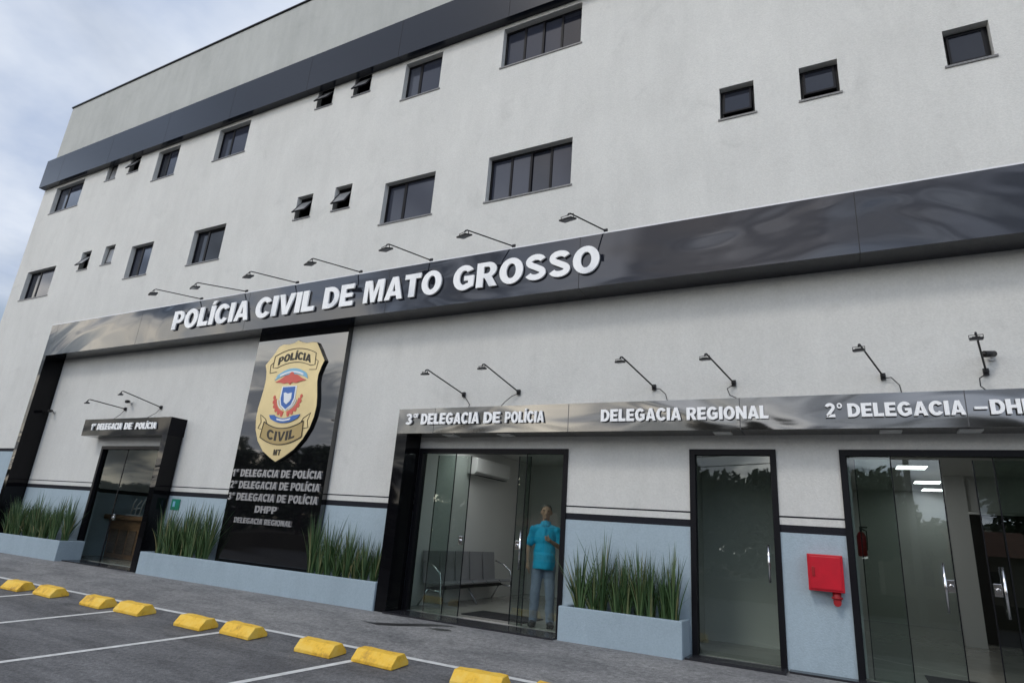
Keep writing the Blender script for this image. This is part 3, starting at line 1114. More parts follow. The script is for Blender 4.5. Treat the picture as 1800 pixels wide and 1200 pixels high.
for o_ in [badge] + [c_ for c_ in COL.objects if c_.parent == badge]:
    for v_ in o_.data.vertices:
        v_.co.x *= KS
        v_.co.z = (v_.co.z - 1.386) * KS + 1.386
YL2 = 9.135
for txt, x0, x1, z0, z1 in (("1ª DELEGACIA DE POLÍCIA", -11.66, -9.06, 2.145, 2.30), ("2ª DELEGACIA DE POLÍCIA", -11.66, -9.06, 1.90, 2.055),
                            ("3ª DELEGACIA DE POLÍCIA", -11.66, -9.06, 1.655, 1.81), ("DHPP", -10.76, -10.13, 1.43, 1.57), ("DELEGACIA REGIONAL", -11.32, -9.66, 1.205, 1.315)):
    letters(txt, x0, x1, z0, z1, YL2, .025, "letter_silver", sign)


# ------------------------------------------------------------------ door canopies
def canopy_letters(root, y, rows, m="letter_white"):
    for txt, x0, x1, z0, z1 in rows:
        letters(txt, x0, x1, z0, z1, y, .03, m, root)


can2 = empty("door_canopy", (0.0, 8.835, 2.98), "long shiny canopy over the three right doors reading 3ª DELEGACIA DE POLÍCIA, DELEGACIA REGIONAL", "canopy")
Y2 = 8.835
bm = new_bm()
box(bm, -7.10, 10.0, Y2, WALL - .004, 2.975, 3.42)
obj("fascia", bm, "canopy_cladding", can2)
bm = new_bm()
box(bm, -7.10, -6.865, Y2 + .003, WALL - .027, 0.001, 2.973)
obj("column", bm, "black_gloss", can2)
canopy_letters(can2, Y2 - .045, [("3ª", -6.90, -6.64, 3.125, 3.325), ("DELEGACIA", -6.56, -5.36, 3.125, 3.32), ("DE", -5.27, -4.95, 3.125, 3.315), ("POLÍCIA", -4.86, -4.15, 3.125, 3.31),
                                 ("DELEGACIA", -3.19, -1.98, 3.115, 3.30), ("REGIONAL", -1.90, -.81, 3.115, 3.295),
                                 ("2º", -.13, .09, 3.115, 3.30), ("DELEGACIA", .13, 1.36, 3.115, 3.29), ("–", 1.44, 1.58, 3.115, 3.29), ("DHPP", 1.60, 2.16, 3.115, 3.29)])
for x in (-6.05, -4.95, -1.45, .59, 1.41):
    bm = new_bm()
    box(bm, x - .12, x + .12, 8.93, 9.15, 2.955, 2.973)
    obj("downlight", bm, "white_plastic", can2)
can1 = empty("door_canopy", (-15.6, 8.88, 3.02), "small dark canopy with column over the far left door reading 1ª DELEGACIA DE POLÍCIA", "canopy")
bm = new_bm()
box(bm, -17.43, -13.84, 8.88, WALL - .004, 3.02, 3.44)
obj("fascia", bm, "canopy_black", can1)
bm = new_bm()
box(bm, -14.03, -13.84, 8.882, WALL - .027, 0.001, 3.018)
obj("column", bm, "black_gloss", can1)
canopy_letters(can1, 8.845, [("1ª", -17.02, -16.84, 3.155, 3.325), ("DELEGACIA", -16.74, -15.68, 3.155, 3.32), ("DE", -15.57, -15.26, 3.155, 3.32), ("POLÍCIA", -15.12, -14.30, 3.155, 3.315)])

# ------------------------------------------------------------------ lamps on swing arms
def lamp(base, tip, label, group, cable=None, hw=.115, tilt=16):
    base, tip = Vector(base), Vector(tip)
    e = empty("sign_lamp", base, label, "lamp", group)
    bm = new_bm()
    ball(bm, base, .035, 10)
    box(bm, base.x - .03, base.x + .03, base.y + .0, base.y + .03, base.z - .05, base.z + .04)
    obj("bracket", bm, "lamp_black", e)
    bm = new_bm()
    d = (tip - base).normalized()
    tube(bm, [base, tip, tip + d * .03 + Vector((0, 0, -.02)), tip + d * .045 + Vector((0, 0, -.06))], .012, 8)
    obj("arm", bm, "lamp_black", e)
    # flat floodlight hung under the arm's end on a small yoke
    bm = new_bm()
    hl = hw * .75
    box(bm, -hw, hw, -hl, hl, -.03, -.004)
    box(bm, -hw * .6, hw * .6, -hl * .6, hl * .6, -.004, .008)
    yk = .026 if hw < .1 else .05
    box(bm, -hw - .007, -hw - .001, -.008, .008, -.02, yk)
    box(bm, hw + .001, hw + .007, -.008, .008, -.02, yk)
    box(bm, -hw - .007, hw + .007, -.008, .008, yk, yk + .006)
    m = Matrix.Translation(tip + d * .045 + Vector((0, 0, -.115 if hw > .1 else -.09))) @ Matrix.Rotation((math.atan2(d.y, d.x) + R(90)) * .45, 4, "Z") @ Matrix.Rotation(R(tilt), 4, "X")
    bm.transform(m)
    hd = obj("lamp_head", bm, "lamp_black", e)
    bm = new_bm()
    box(bm, -hw + .012, hw - .012, -hl + .012, hl - .012, -.034, -.0305)
    bm.transform(m)
    obj("lens", bm, "lamp_lens", hd)
    if cable:
        pts = [base + Vector((0, .005, -.03))] + [Vector(c) for c in cable]
        bm = new_bm()
        tube(bm, pts, .007, 6)
        obj("cable", bm, "lamp_black", e)
    return e


KB = (YB + .05) / (8.709 + .05)
upper = [(-13.57, -.77, .03), (-11.96, -.80, -.01), (-10.32, -.67, .02), (-8.50, -.67, .05), (-6.73, -.50, .05), (-4.92, -.57, .03), (-3.18, -.36, -.02)]
up_lab = ["thin black floodlight arm above the first letters of POLÍCIA on the main band",
          "thin black floodlight arm above the last letters of POLÍCIA on the main band",
          "thin black floodlight arm above the word CIVIL on the main band",
          "thin black floodlight arm above the word DE, middle of the seven band lamps",
          "thin black floodlight arm above the word MATO on the main band",
          "thin black floodlight arm above the first letters of GROSSO on the main band",
          "thin black floodlight arm above the end of GROSSO, nearest of the seven band lamps"]
for (x, dx, dz), lb in zip(upper, up_lab):
    b = Vector((x * KB, YB + .03, 6.365))
    lamp(b, b + Vector((dx, -.70, dz + .05)), lb, "floodlights along the main sign band")
lower = [(-16.48, 3.78, -.46, .12, [(-16.5, 9.2, 3.62), (-16.6, 9.1, 3.47)]), (-14.97, 3.78, -.59, .28, [(-15.0, 9.2, 3.62), (-15.2, 9.1, 3.47)]),
         (-6.02, 3.76, -.38, .31, [(-5.93, 9.24, 3.66), (-5.83, 9.2, 3.55), (-5.79, 9.1, 3.43)]), (-4.89, 3.76, -.34, .34, [(-5.0, 9.24, 3.68), (-5.1, 9.2, 3.58), (-5.17, 9.1, 3.43)]),
         (-2.50, 3.74, -.31, .32, [(-2.40, 9.24, 3.70), (-2.30, 9.2, 3.60), (-2.24, 9.1, 3.43)]), (-1.31, 3.75, -.26, .27, [(-1.40, 9.24, 3.66), (-1.36, 9.2, 3.55), (-1.16, 9.1, 3.43)]),
         (.59, 3.75, -.26, .26, [(.68, 9.24, 3.72), (.76, 9.2, 3.60), (.77, 9.1, 3.43)]), (1.70, 3.75, -.16, .31, [(1.62, 9.24, 3.66), (1.61, 9.2, 3.55), (1.68, 9.1, 3.43)])]
lo_lab = ["black floodlight arm over the far left canopy, left of its pair", "black floodlight arm over the far left canopy, right of its pair",
          "black floodlight arm above DELEGACIA beside the long canopy's left end", "black floodlight arm above POLÍCIA on the long canopy",
          "black floodlight arm above DELEGACIA in DELEGACIA REGIONAL", "black floodlight arm above the word REGIONAL",
          "black floodlight arm above 2º DELEGACIA on the right of the long canopy", "upright black floodlight arm with tangled cables beside the small camera above DHPP"]
for (x, z, dx, dz, cb), lb in zip(lower, lo_lab):
    b = Vector((x, WALL - .04, z))
    e = lamp(b, b + Vector((dx, -.66, dz)), lb, "floodlights over the door canopies", cb, hw=.065, tilt=8)


# ------------------------------------------------------------------ small cameras on the wall
def camera_thing(x, z, label, dirx):
    e = empty("security_camera", (x, WALL, z), label, "camera", "small wall cameras")
    bm = new_bm()
    tube(bm, [(x, WALL - .002, z), (x, WALL - .03, z)], .045, 12)
    tube(bm, [(x, WALL - .03, z), (x, WALL - .09, z + .02)], .012, 8)
    obj("bracket", bm, "white_plastic", e)
    bm = new_bm()
    tube(bm, [(x - dirx * .02, WALL - .08, z + .03), (x + dirx * .10, WALL - .20, z + .0)], [.04, .042], 12)
    b = obj("camera_body", bm, "lamp_black", e)
    bm = new_bm()
    ball(bm, (x + dirx * .104, WALL - .205, z - .001), .026, 8)
    obj("lens", bm, "eye", b)


camera_thing(1.78, 3.93, "small dark camera on the wall above DHPP beside an upright lamp arm", -1)
camera_thing(-16.30, 3.93, "small dark camera on the wall above the far left canopy", 1)
camera_thing(-19.95, 3.78, "small camera beside the tall black column at far left", 1)


# ------------------------------------------------------------------ planters and their plants
def planter(x0, x1, y0, zt, label):
    e = empty("planter_box", ((x0 + x1) / 2, y0, 0), label, "planter", "blue-grey masonry planters along the wall")
    t = .07
    bm = new_bm()
    o = [(x0, y0), (x1, y0), (x1, WALL - .006), (x0, WALL - .006)]
    i = [(x0 + t, y0 + t), (x1 - t, y0 + t), (x1 - t, WALL - .03), (x0 + t, WALL - .03)]
    ob = [bm.verts.new((*p, -.02)) for p in o]
    ot = [bm.verts.new((*p, zt)) for p in o]
    it = [bm.verts.new((*p, zt)) for p in i]
    ib = [bm.verts.new((*p, zt - .12)) for p in i]
    for k in range(4):
        n = (k + 1) % 4
        bm.faces.new((ob[k], ob[n], ot[n], ot[k]))
        bm.faces.new((ot[k], ot[n], it[n], it[k]))
        bm.faces.new((it[k], it[n], ib[n], ib[k]))
    bm.faces.new(list(reversed(ob)))
    obj("box", bm, "planter_paint", e, bevel=.012)
    bm = new_bm()
    bm.faces.new([bm.verts.new((*p, zt - .06)) for p in ((x0 + t - .01, y0 + t - .01), (x1 - t + .01, y0 + t - .01), (x1 - t + .01, WALL - .028), (x0 + t - .01, WALL - .028))])
    obj("soil", bm, "soil", e)


planter(-25.0, -16.72, 8.70, .46, "low planter at far left beyond the black column")
planter(-13.68, -7.11, 8.80, .452, "long low planter under the shield panel between two door columns")
planter(-3.77, -2.005, 8.835, .455, "short deep planter between the wide glass door and the narrow door")


def clump(x, y, z, h, n, spread, label, group):
    bm = new_bm()
    for _ in range(n):
        a = random.uniform(0, 2 * math.pi)
        r0 = random.uniform(0, .07)
        p = Vector((x + math.cos(a) * r0, y + math.sin(a) * r0 * .6, z))
        lean = random.uniform(.02, .30) * spread
        if random.random() < .12:
            lean *= 1.9
        d = Vector((math.cos(a), math.sin(a) * .55, 0))
        H = h * (random.uniform(.45, 1.0) if random.random() < .85 else random.uniform(1.0, 1.22))
        w = random.uniform(.006, .0135)
        s = Vector((-d.y, d.x, 0)).normalized()
        s = (s + Vector((random.uniform(-.8, .8), random.uniform(-.8, .8), 0))).normalized()
        prev = None
        droop = random.uniform(0, .25) if random.random() < .4 else 0
        for k in range(6):
            u = k / 5
            c = p + d * (lean * u ** 1.6) + Vector((0, 0, H * (u - droop * lean * u ** 3)))
            c.y = min(c.y, WALL - .025)
            ww = w * (1 - u) ** .6 * (0.7 + .6 * min(u * 3, 1))
            if k == 5:
                cur = (bm.verts.new(c),)
            else:
                cur = (bm.verts.new(c - s * ww), bm.verts.new(c + s * ww))
            if prev:
                if len(cur) == 2:
                    bm.faces.new((prev[0], prev[1], cur[1], cur[0]))
                else:
                    bm.faces.new((prev[0], prev[1], cur[0]))
            prev = cur
    o = obj("grass_plant", bm, "blade_green", recalc=False)
    return tag(o, label, "plant", group)


for x0, x1, n, zs, yc, h, lb in ((-19.95, -16.98, 14, .40, 8.98, .98, "sword-leaved green plant in the far left planter"),
                                 (-13.45, -11.85, 9, .39, 9.03, 1.02, "sword-leaved green plant in the long planter, left of the shield panel"),
                                 (-8.86, -7.35, 8, .39, 9.03, 1.0, "sword-leaved green plant in the long planter, right of the shield panel"),
                                 (-3.50, -2.16, 9, .39, 9.05, .92, "sword-leaved green plant in the short planter beside the narrow door")):
    for i in range(n):
        x = x0 + (x1 - x0) * (i + random.uniform(-.25, .25) * (0 < i < n - 1)) / (n - 1)
        clump(x, yc + random.uniform(-.05, .05), zs, h * random.uniform(.62, 1.12), random.randint(75, 115), random.uniform(.65, 1.35), lb, "sword-leaved plants in the planters")

# ------------------------------------------------------------------ wheel stops
pair_x = [(-13.62, -12.64), (-11.12, -10.22), (-8.66, -7.76), (-6.26, -5.38), (-3.93, -2.98)]
stop_lab = [("faded yellow wheel stop at the far left end of the row", "yellow wheel stop second from the row's far left end"),
            ("yellow wheel stop below the far left door, left of its pair", "yellow wheel stop below the far left door, right of its pair"),
            ("yellow wheel stop below the long planter's left end, left of its pair", "yellow wheel stop below the shield panel, right of its pair"),
            ("yellow wheel stop below the long planter's right end, left of its pair", "big yellow wheel stop touching the near white bay line"),
            ("yellow wheel stop cut by the picture's lower edge below the wide glass door", "nearest yellow wheel stop, only its top corner in view at the bottom")]


def wheel_stop(x, y, ln, rot, label):
    bm = new_bm()
    prof = [(0, 0), (.30, 0), (.30, .035), (.220, .138), (.095, .138), (0, .040)]
    nseg = 6
    rows = []
    for i in range(nseg + 1):
        u = i / nseg
        ins = .004 if i in (0, nseg) else 0
        row = []
        for k, (py, pz) in enumerate(prof):
            jit = (random.uniform(-.004, .004) if pz > .01 else 0)
            row.append(bm.verts.new((u * ln, py + jit, pz + jit - (ins * .5 if pz > .1 else 0))))
        rows.append(row)
    m = len(prof)
    for a, b in zip(rows, rows[1:]):
        for k in range(m):
            bm.faces.new((a[k], a[(k + 1) % m], b[(k + 1) % m], b[k]))
    bm.faces.new(rows[0])
    bm.faces.new(list(reversed(rows[-1])))
    sl = math.atan(.09)
    bm.transform(Matrix.Translation((x, y, ground_z(y) + .002)) @ Matrix.Rotation(R(rot), 4, "Z") @ Matrix.Rotation(sl, 4, "X"))
    o = obj("wheel_stop", bm, "yellow_paint", bevel=.007)
    tag(o, label, "wheel stop", "yellow concrete wheel stops")


for (xa, xb), (la, lb) in zip(pair_x, stop_lab):
    wheel_stop(xa, 6.32 + random.uniform(-.02, .02), .60, random.uniform(-3, 2), la)
    wheel_stop(xb, 6.37 + random.uniform(-.02, .02), .64, random.uniform(-5, 0), lb)

# ------------------------------------------------------------------ red hose cabinet
cab = empty("hose_cabinet", (-.27, WALL, .98), "bright red metal fire hose cabinet on the blue wall beside the right door", "cabinet")
bm = new_bm()
box(bm, -.48, -.075, 9.125, WALL - .004, .985, 1.425)
obj("body", bm, "red_paint", cab, bevel=.008)
bm = new_bm()
box(bm, -.455, -.10, 9.108, 9.1235, 1.01, 1.40)
dr = obj("door", bm, "red_paint", cab, bevel=.006)
bm = new_bm()
box(bm, -.43, -.40, 9.09, 9.107, 1.16, 1.27)
obj("handle", bm, "red_dark", dr, bevel=.004)
bm = new_bm()
tube(bm, [(-.17, 9.21, .984), (-.17, 9.21, .88)], .05, 14)
tube(bm, [(-.17, 9.21, .93), (-.17, 9.21, .905)], .065, 14)
tube(bm, [(-.17, 9.16, .865), (-.17, 9.26, .865)], .045, 14)
obj("pipe", bm, "red_dark", cab)

# small green notice by the left door
bm = new_bm()
box(bm, -13.72, -13.42, WALL - .014, WALL - .003, 1.36, 1.60)
notice = obj("wall_notice", bm, "sign_green")
tag(notice, "small green notice plate on the blue wall beside the far left door", "notice")
bm = new_bm()
box(bm, -13.66, -13.58, WALL - .018, WALL - .0145, 1.43, 1.55)
obj("notice_print", bm, "crest_cyan", notice)

# ------------------------------------------------------------------ things seen through the doors
bench = empty("waiting_bench", (-6.8, 11.3, .02), "grey steel waiting bench with chrome arms along the wall behind the wide door", "bench")
y0b, ns, sw = 9.95, 5, .55
bm = new_bm()
box(bm, -6.86, -6.80, y0b, y0b + ns * sw, .30, .36)
obj("beam", bm, "lamp_black", bench)
for i in range(ns):
    ya = y0b + i * sw + .025
    yb2 = ya + sw - .05
    bm = new_bm()
    pr = [(-6.53, .43), (-6.56, .455), (-6.95, .43), (-7.02, .98), (-7.035, .98), (-6.968, .415), (-6.56, .435), (-6.54, .41)]
    a = [bm.verts.new((x, ya, z)) for x, z in pr]
    b = [bm.verts.new((x, yb2, z)) for x, z in pr]
    bm.faces.new(a)
    bm.faces.new(list(reversed(b)))
    for k in range(len(pr)):
        bm.faces.new((a[k], b[k], b[(k + 1) % len(pr)], a[(k + 1) % len(pr)]))
    obj("seat", bm, "steel_grey", bench)
for y in (y0b, y0b + ns * sw):
    bm = new_bm()
    tube(bm, [(-6.98, y, .80), (-6.78, y, .74), (-6.60, y, .62), (-6.57, y, .50), (-6.55, y, .24), (-6.50, y, .03)], .018, 10)
    tube(bm, [(-6.84, y, .33), (-7.02, y, .03)], .018, 8)
    tube(bm, [(-6.84, y, .33), (-6.55, y, .30)], .018, 8)
    obj("armrest", bm, "chrome", bench)
bm = new_bm()
tube(bm, [(-6.84, y0b + 1.4, .33), (-6.60, y0b + 1.4, .03)], .018, 8)
obj("leg", bm, "steel_grey", bench)

ac = empty("air_conditioner", (-6.97, 12.3, 2.55), "white wall air conditioner high above the waiting bench", "air conditioner")
bm = new_bm()
pr = [(-7.095, 2.56), (-6.93, 2.54), (-6.86, 2.60), (-6.85, 2.86), (-6.88, 2.90), (-7.095, 2.90)]
a = [bm.verts.new((x, 11.35, z)) for x, z in pr]
b = [bm.verts.new((x, 12.85, z)) for x, z in pr]
bm.faces.new(a)
bm.faces.new(list(reversed(b)))
for k in range(len(pr)):
    bm.faces.new((a[k], b[k], b[(k + 1) % len(pr)], a[(k + 1) % len(pr)]))
obj("housing", bm, "white_plastic", ac, bevel=.01)
bm = new_bm()
box(bm, -6.96, -6.87, 11.45, 12.75, 2.528, 2.536)
obj("vent_flap", bm, "aluminium_dark", ac)

bm = new_bm()
box(bm, -5.95, -4.75, 9.75, 10.5, .021, .035)
tag(obj("door_mat", bm, "mat_rubber"), "black rubber mat on the tiles inside the wide glass door", "mat")
bm = new_bm()
box(bm, .75, 1.8, 9.7, 10.4, .021, .035)
tag(obj("door_mat", bm, "mat_rubber"), "black rubber mat on the tiles inside the right lobby door", "mat")

ext = empty("fire_extinguisher", (.2, 10.0, 1.3), "red fire extinguisher hung on the lobby wall inside the right door", "extinguisher")
bm = new_bm()
tube(bm, [(.17, 10.0, 1.44), (.17, 10.0, 1.45), (.17, 10.0, 1.70), (.17, 10.0, 1.745), (.17, 10.0, 1.76)], [.045, .058, .058, .04, .02], 14)
obj("cylinder_body", bm, "red_dark", ext)
bm = new_bm()
tube(bm, [(.17, 10.0, 1.76), (.17, 10.0, 1.81)], .016, 8)
box(bm, .155, .25, 9.988, 10.012, 1.81, 1.83)
obj("valve", bm, "lamp_black", ext)
bm = new_bm()
tube(bm, [(.18, 9.99, 1.80), (.235, 9.96, 1.77), (.235, 9.95, 1.64), (.228, 9.95, 1.52)], .008, 8)
obj("hose", bm, "lamp_black", ext)


def ceiling_light(x, y, label, sx=.30, sy=.60, z=3.12):
    e = empty("ceiling_light", (x, y, z), label, "ceiling light", "lit panels in the rooms")
    bm = new_bm()
    box(bm, x - sx - .02, x + sx + .02, y - sy - .02, y + sy + .02, z - .03, z - .001)
    obj("frame", bm, "white_plastic", e)
    bm = new_bm()
    box(bm, x - sx, x + sx, y - sy, y + sy, z - .036, z - .0305)
    obj("diffuser", bm, "led_panel", e)


ceiling_light(1.15, 13.6, "lit white ceiling panel nearest the right lobby door", .23, .23)
ceiling_light(1.62, 16.1, "lit white ceiling panel in the middle of the right lobby", .23, .23)
ceiling_light(1.90, 17.7, "lit white ceiling panel farthest inside the right lobby", .23, .23)
ceiling_light(3.3, 12.6, "lit white ceiling panel behind the right leaf of the lobby door", .23, .23)
ceiling_light(-6.3, 11.0, "lit white ceiling panel above the waiting bench", .50, .14)
ceiling_light(-4.4, 12.0, "lit white ceiling panel behind the man in the waiting room", .50, .14)

desk = empty("reception_desk", (-17.05, 10.7, .02), "carved brown wooden desk behind the far left glass door", "desk")
bm = new_bm()
pr = [(-17.72, .021), (-16.42, .021), (-16.36, .82), (-16.18, 1.0), (-17.92, 1.0), (-17.78, .82)]
prism(bm, pr, 10.4, 10.95)
obj("desk_body", bm, "wood_brown", desk, bevel=.02)
bm = new_bm()
box(bm, -18.0, -16.08, 10.3, 11.0, 1.0, 1.12)
obj("desk_top", bm, "wood_brown", desk, bevel=.03)
for k in range(3):
    bm = new_bm()
    box(bm, -17.62 + k * .40, -17.30 + k * .40, 10.375, 10.398, .15, .75)
    obj("panel", bm, "wood_panel", desk, bevel=.01)
bm = new_bm()
for pts in ([(-17.3, 10.6, 1.13), (-17.25, 10.6, 1.45), (-17.18, 10.6, 1.58)], [(-17.1, 10.6, 1.13), (-17.08, 10.6, 1.38), (-16.92, 10.6, 1.55)],
            [(-16.92, 10.6, 1.13), (-16.85, 10.6, 1.42), (-16.75, 10.6, 1.60)], [(-17.25, 10.6, 1.30), (-16.9, 10.6, 1.34)]):
    tube(bm, pts, .018, 8)
box(bm, -17.4, -16.75, 10.53, 10.67, 1.121, 1.15)
tag(obj("desk_ornament", bm, "white_plastic"), "pale branching ornament standing on the brown desk", "ornament")
bm = new_bm()
box(bm, -17.9, -16.95, 11.45, 11.495, 2.05, 2.50)
tag(obj("red_plaque", bm, "red_dark", bevel=.02), "dark red plaque on the brown wall behind the far left door", "plaque")


# ------------------------------------------------------------------ the man behind the glass
def capsule(bm, a, b, ra, rb, seg=14):
    a, b = Vector(a), Vector(b)
    n = 5
    d = (b - a)
    ln = d.length
    u = d.normalized()
    pts, rs = [], []
    for i in range(n):
        t = i / n * 90
        pts.append(a - u * ra * math.cos(R(t)))
        rs.append(max(ra * math.sin(R(t)), .0008))
    for i in range(5):
        pts.append(a + d * i / 4)
        rs.append(ra + (rb - ra) * i / 4)
    for i in range(1, n + 1):
        t = i / n * 90
        pts.append(b + u * rb * math.sin(R(t)))
        rs.append(max(rb * math.cos(R(t)), .0008))
    tube(bm, pts, rs, seg)


def remeshed(name, bm, m, parent, voxel, smooth=4):
    o = obj(name, bm, m, parent)
    md = o.modifiers.new("remesh", "REMESH")
    md.mode = "VOXEL"
    md.voxel_size = voxel
    md.use_smooth_shade = True
    sm = o.modifiers.new("smooth", "SMOOTH")
    sm.factor = .5
    sm.iterations = smooth
    return o


def fold(o, size, strength):
    """soft cloth folds"""
    tx = bpy.data.textures.new("cloth_folds", "CLOUDS")
    tx.noise_scale = size
    tx.noise_depth = 2
    md = o.modifiers.new("folds", "DISPLACE")
    md.texture = tx
    md.strength = strength
    md.mid_level = .5
    md.texture_coords = "LOCAL"
    return o


def build_man(px, py, heading):
    e = empty("person", (px, py, .02), "man in a bright blue polo shirt and jeans standing behind the wide glass door", "person")
    hip, kn, an = .96, .52, .09

    def place(o):
        o.matrix_parent_inverse = Matrix()
        return o
    # built facing -y round the origin, 1.88 m tall
    bm = new_bm()
    # head
    ball(bm, (0, .0, 1.768), (.084, .104, .112), 20)
    ball(bm, (0, -.03, 1.705), (.066, .072, .070), 18)
    ball(bm, (0, -.048, 1.668), (.043, .048, .036), 14)
    capsule(bm, (0, -.098, 1.770), (0, -.120, 1.728), .012, .020, 10)
    capsule(bm, (-.027, -.094, 1.692), (.027, -.094, 1.692), .010, .010, 8)
    for s in (-1, 1):
        ball(bm, (s * .087, .012, 1.750), (.013, .023, .036), 10)
        capsule(bm, (s * .015, -.095, 1.797), (s * .055, -.084, 1.795), .011, .008, 8)
    capsule(bm, (0, .01, 1.54), (0, .0, 1.70), .062, .058)
    # trunk
    ball(bm, (0, .005, 1.36), (.175, .115, .20), 20)
    ball(bm, (0, .0, 1.10), (.160, .120, .20), 20)
    ball(bm, (0, .005, .97), (.165, .118, .12), 20)
    capsule(bm, (-.15, .01, 1.465), (.15, .01, 1.465), .055, .055)
    # legs
    feet = {-1: (-.13, .02), 1: (.14, -.04)}
    for s in (-1, 1):
        fx, fy = feet[s]
        k = Vector((s * .10 + (fx - s * .10) * .5, -.02 + fy * .4, kn))
        capsule(bm, (s * .09, 0, .93), k, .092, .060)
        capsule(bm, k, (fx, fy + .02, an), .058, .040)
        capsule(bm, (fx, fy + .03, .045), (fx + s * .03, fy - .15, .035), .042, .036)
    # right arm hanging, left forearm raised to the chest
    sh = Vector((-.200, .01, 1.458))
    el = Vector((-.265, .04, 1.19))
    wr = Vector((-.255, -.02, .945))
    capsule(bm, sh, el, .050, .042)
    capsule(bm, el, wr, .042, .028)
    hand_c = wr + Vector((0, -.012, -.055))
    capsule(bm, wr, hand_c + Vector((0, 0, -.01)), .030, .036)
    for i, (off, ln) in enumerate(((-.028, .072), (-.009, .082), (.010, .078), (.028, .062))):
        q0 = hand_c + Vector((.004, off, -.03))
        q1 = q0 + Vector((.006, 0, -ln * .5))
        q2 = q1 + Vector((.022, 0, -ln * .45))
        capsule(bm, q0, q1, .0095, .009, 8)
        capsule(bm, q1, q2, .009, .007, 8)
    capsule(bm, hand_c + Vector((.01, -.03, .01)), hand_c + Vector((.03, -.05, -.03)), .012, .010, 8)
    capsule(bm, hand_c + Vector((.03, -.05, -.03)), hand_c + Vector((.036, -.048, -.062)), .010, .008, 8)
    sh2 = Vector((.200, .01, 1.458))
    el2 = Vector((.275, .01, 1.20))
    wr2 = Vector((.10, -.21, 1.30))
    capsule(bm, sh2, el2, .050, .042)
    capsule(bm, el2, wr2, .042, .028)
    dh = (wr2 - el2).normalized()
    hc2 = wr2 + dh * .06
    capsule(bm, wr2, hc2, .030, .036)
    for off, ln in ((.030, .070), (.010, .080), (-.010, .076), (-.029, .060)):
        q0 = hc2 + dh * .03 + Vector((0, 0, off))
        q1 = q0 + dh * ln * .5
        q2 = q1 + dh * ln * .30 + Vector((-.005, .022, 0))
        capsule(bm, q0, q1, .0095, .009, 8)
        capsule(bm, q1, q2, .009, .007, 8)
    capsule(bm, hc2 + Vector((0, .01, .03)), hc2 + dh * .02 + Vector((0, .02, .065)), .012, .010, 8)
    place(remeshed("body", bm, "skin", e, .0075, 3))
    # polo shirt
    bm = new_bm()
    ball(bm, (0, .005, 1.355), (.190, .135, .20), 20)
    ball(bm, (0, .0, 1.12), (.182, .142, .22), 20)
    capsule(bm, (-.145, .01, 1.475), (0, .01, 1.505), .076, .085)
    capsule(bm, (0, .01, 1.505), (.145, .01, 1.475), .085, .076)
    tube(bm, [(0, .0, .86), (0, .0, .90), (0, 0, 1.10)], [.185, .188, .178], 20)
    capsule(bm, (0, .005, 1.53), (0, .0, 1.575), .080, .070)
    for q in (-1, 1):
        ball(bm, (q * .185, .01, 1.465), (.080, .082, .075), 16)
    capsule(bm, sh, sh + (el - sh) * .70, .068, .074)
    capsule(bm, sh2, sh2 + (el2 - sh2) * .70, .068, .074)
    shirt = place(remeshed("shirt", bm, "shirt_blue", e, .012, 3))
    fold(shirt, .16, .030)
    bm = new_bm()
    tube(bm, [(0, .008, 1.545), (0, .004, 1.60)], [.088, .074], 18, cap=False)
    tube(bm, [(0, .008, 1.548), (0, .002, 1.606)], [.096, .082], 18, cap=False)
    place(obj("collar", bm, "shirt_blue", e))
    bm = new_bm()
    box(bm, -.012, .012, -.142, -.128, 1.36, 1.53)
    place(obj("placket", bm, "shirt_blue", e, bevel=.004))
    # jeans
    bm = new_bm()
    ball(bm, (0, .005, .93), (.172, .128, .13), 20)
    for s in (-1, 1):
        fx, fy = feet[s]
        k = Vector((s * .10 + (fx - s * .10) * .5, -.02 + fy * .4, kn))
        capsule(bm, (s * .09, 0, .91), k, .108, .080)
        capsule(bm, k, (fx, fy + .02, .10), .079, .068)
    fold(place(remeshed("jeans", bm, "jeans", e, .012, 3)), .12, .026)
    for s in (-1, 1):
        fx, fy = feet[s]
        bm = new_bm()
        capsule(bm, (fx, fy + .045, .052), (fx + s * .03, fy - .16, .042), .052, .045)
        box(bm, fx - .045, fx + .045, fy - .15, fy + .08, .001, .03)
        place(remeshed("shoe", bm, "shoe", e, .01, 2))
    bm = new_bm()
    ball(bm, (0, .018, 1.790), (.090, .108, .104), 20)
    cut = [f for f in bm.faces if f.calc_center_median().z < 1.745 or (f.calc_center_median().y < -.045 and f.calc_center_median().z < 1.845)
           or (f.calc_center_median().y < -.005 and f.calc_center_median().z < 1.80)]
    bmesh.ops.delete(bm, geom=cut, context="FACES")
    place(obj("hair", bm, "hair", e))
    for s in (-1, 1):
        bm = new_bm()
        ball(bm, (s * .033, -.092, 1.776), (.013, .009, .008), 8)
        place(obj("eye", bm, "eye", e))
    e.rotation_euler = (0, 0, heading)


build_man(-4.42, 9.68, R(22))


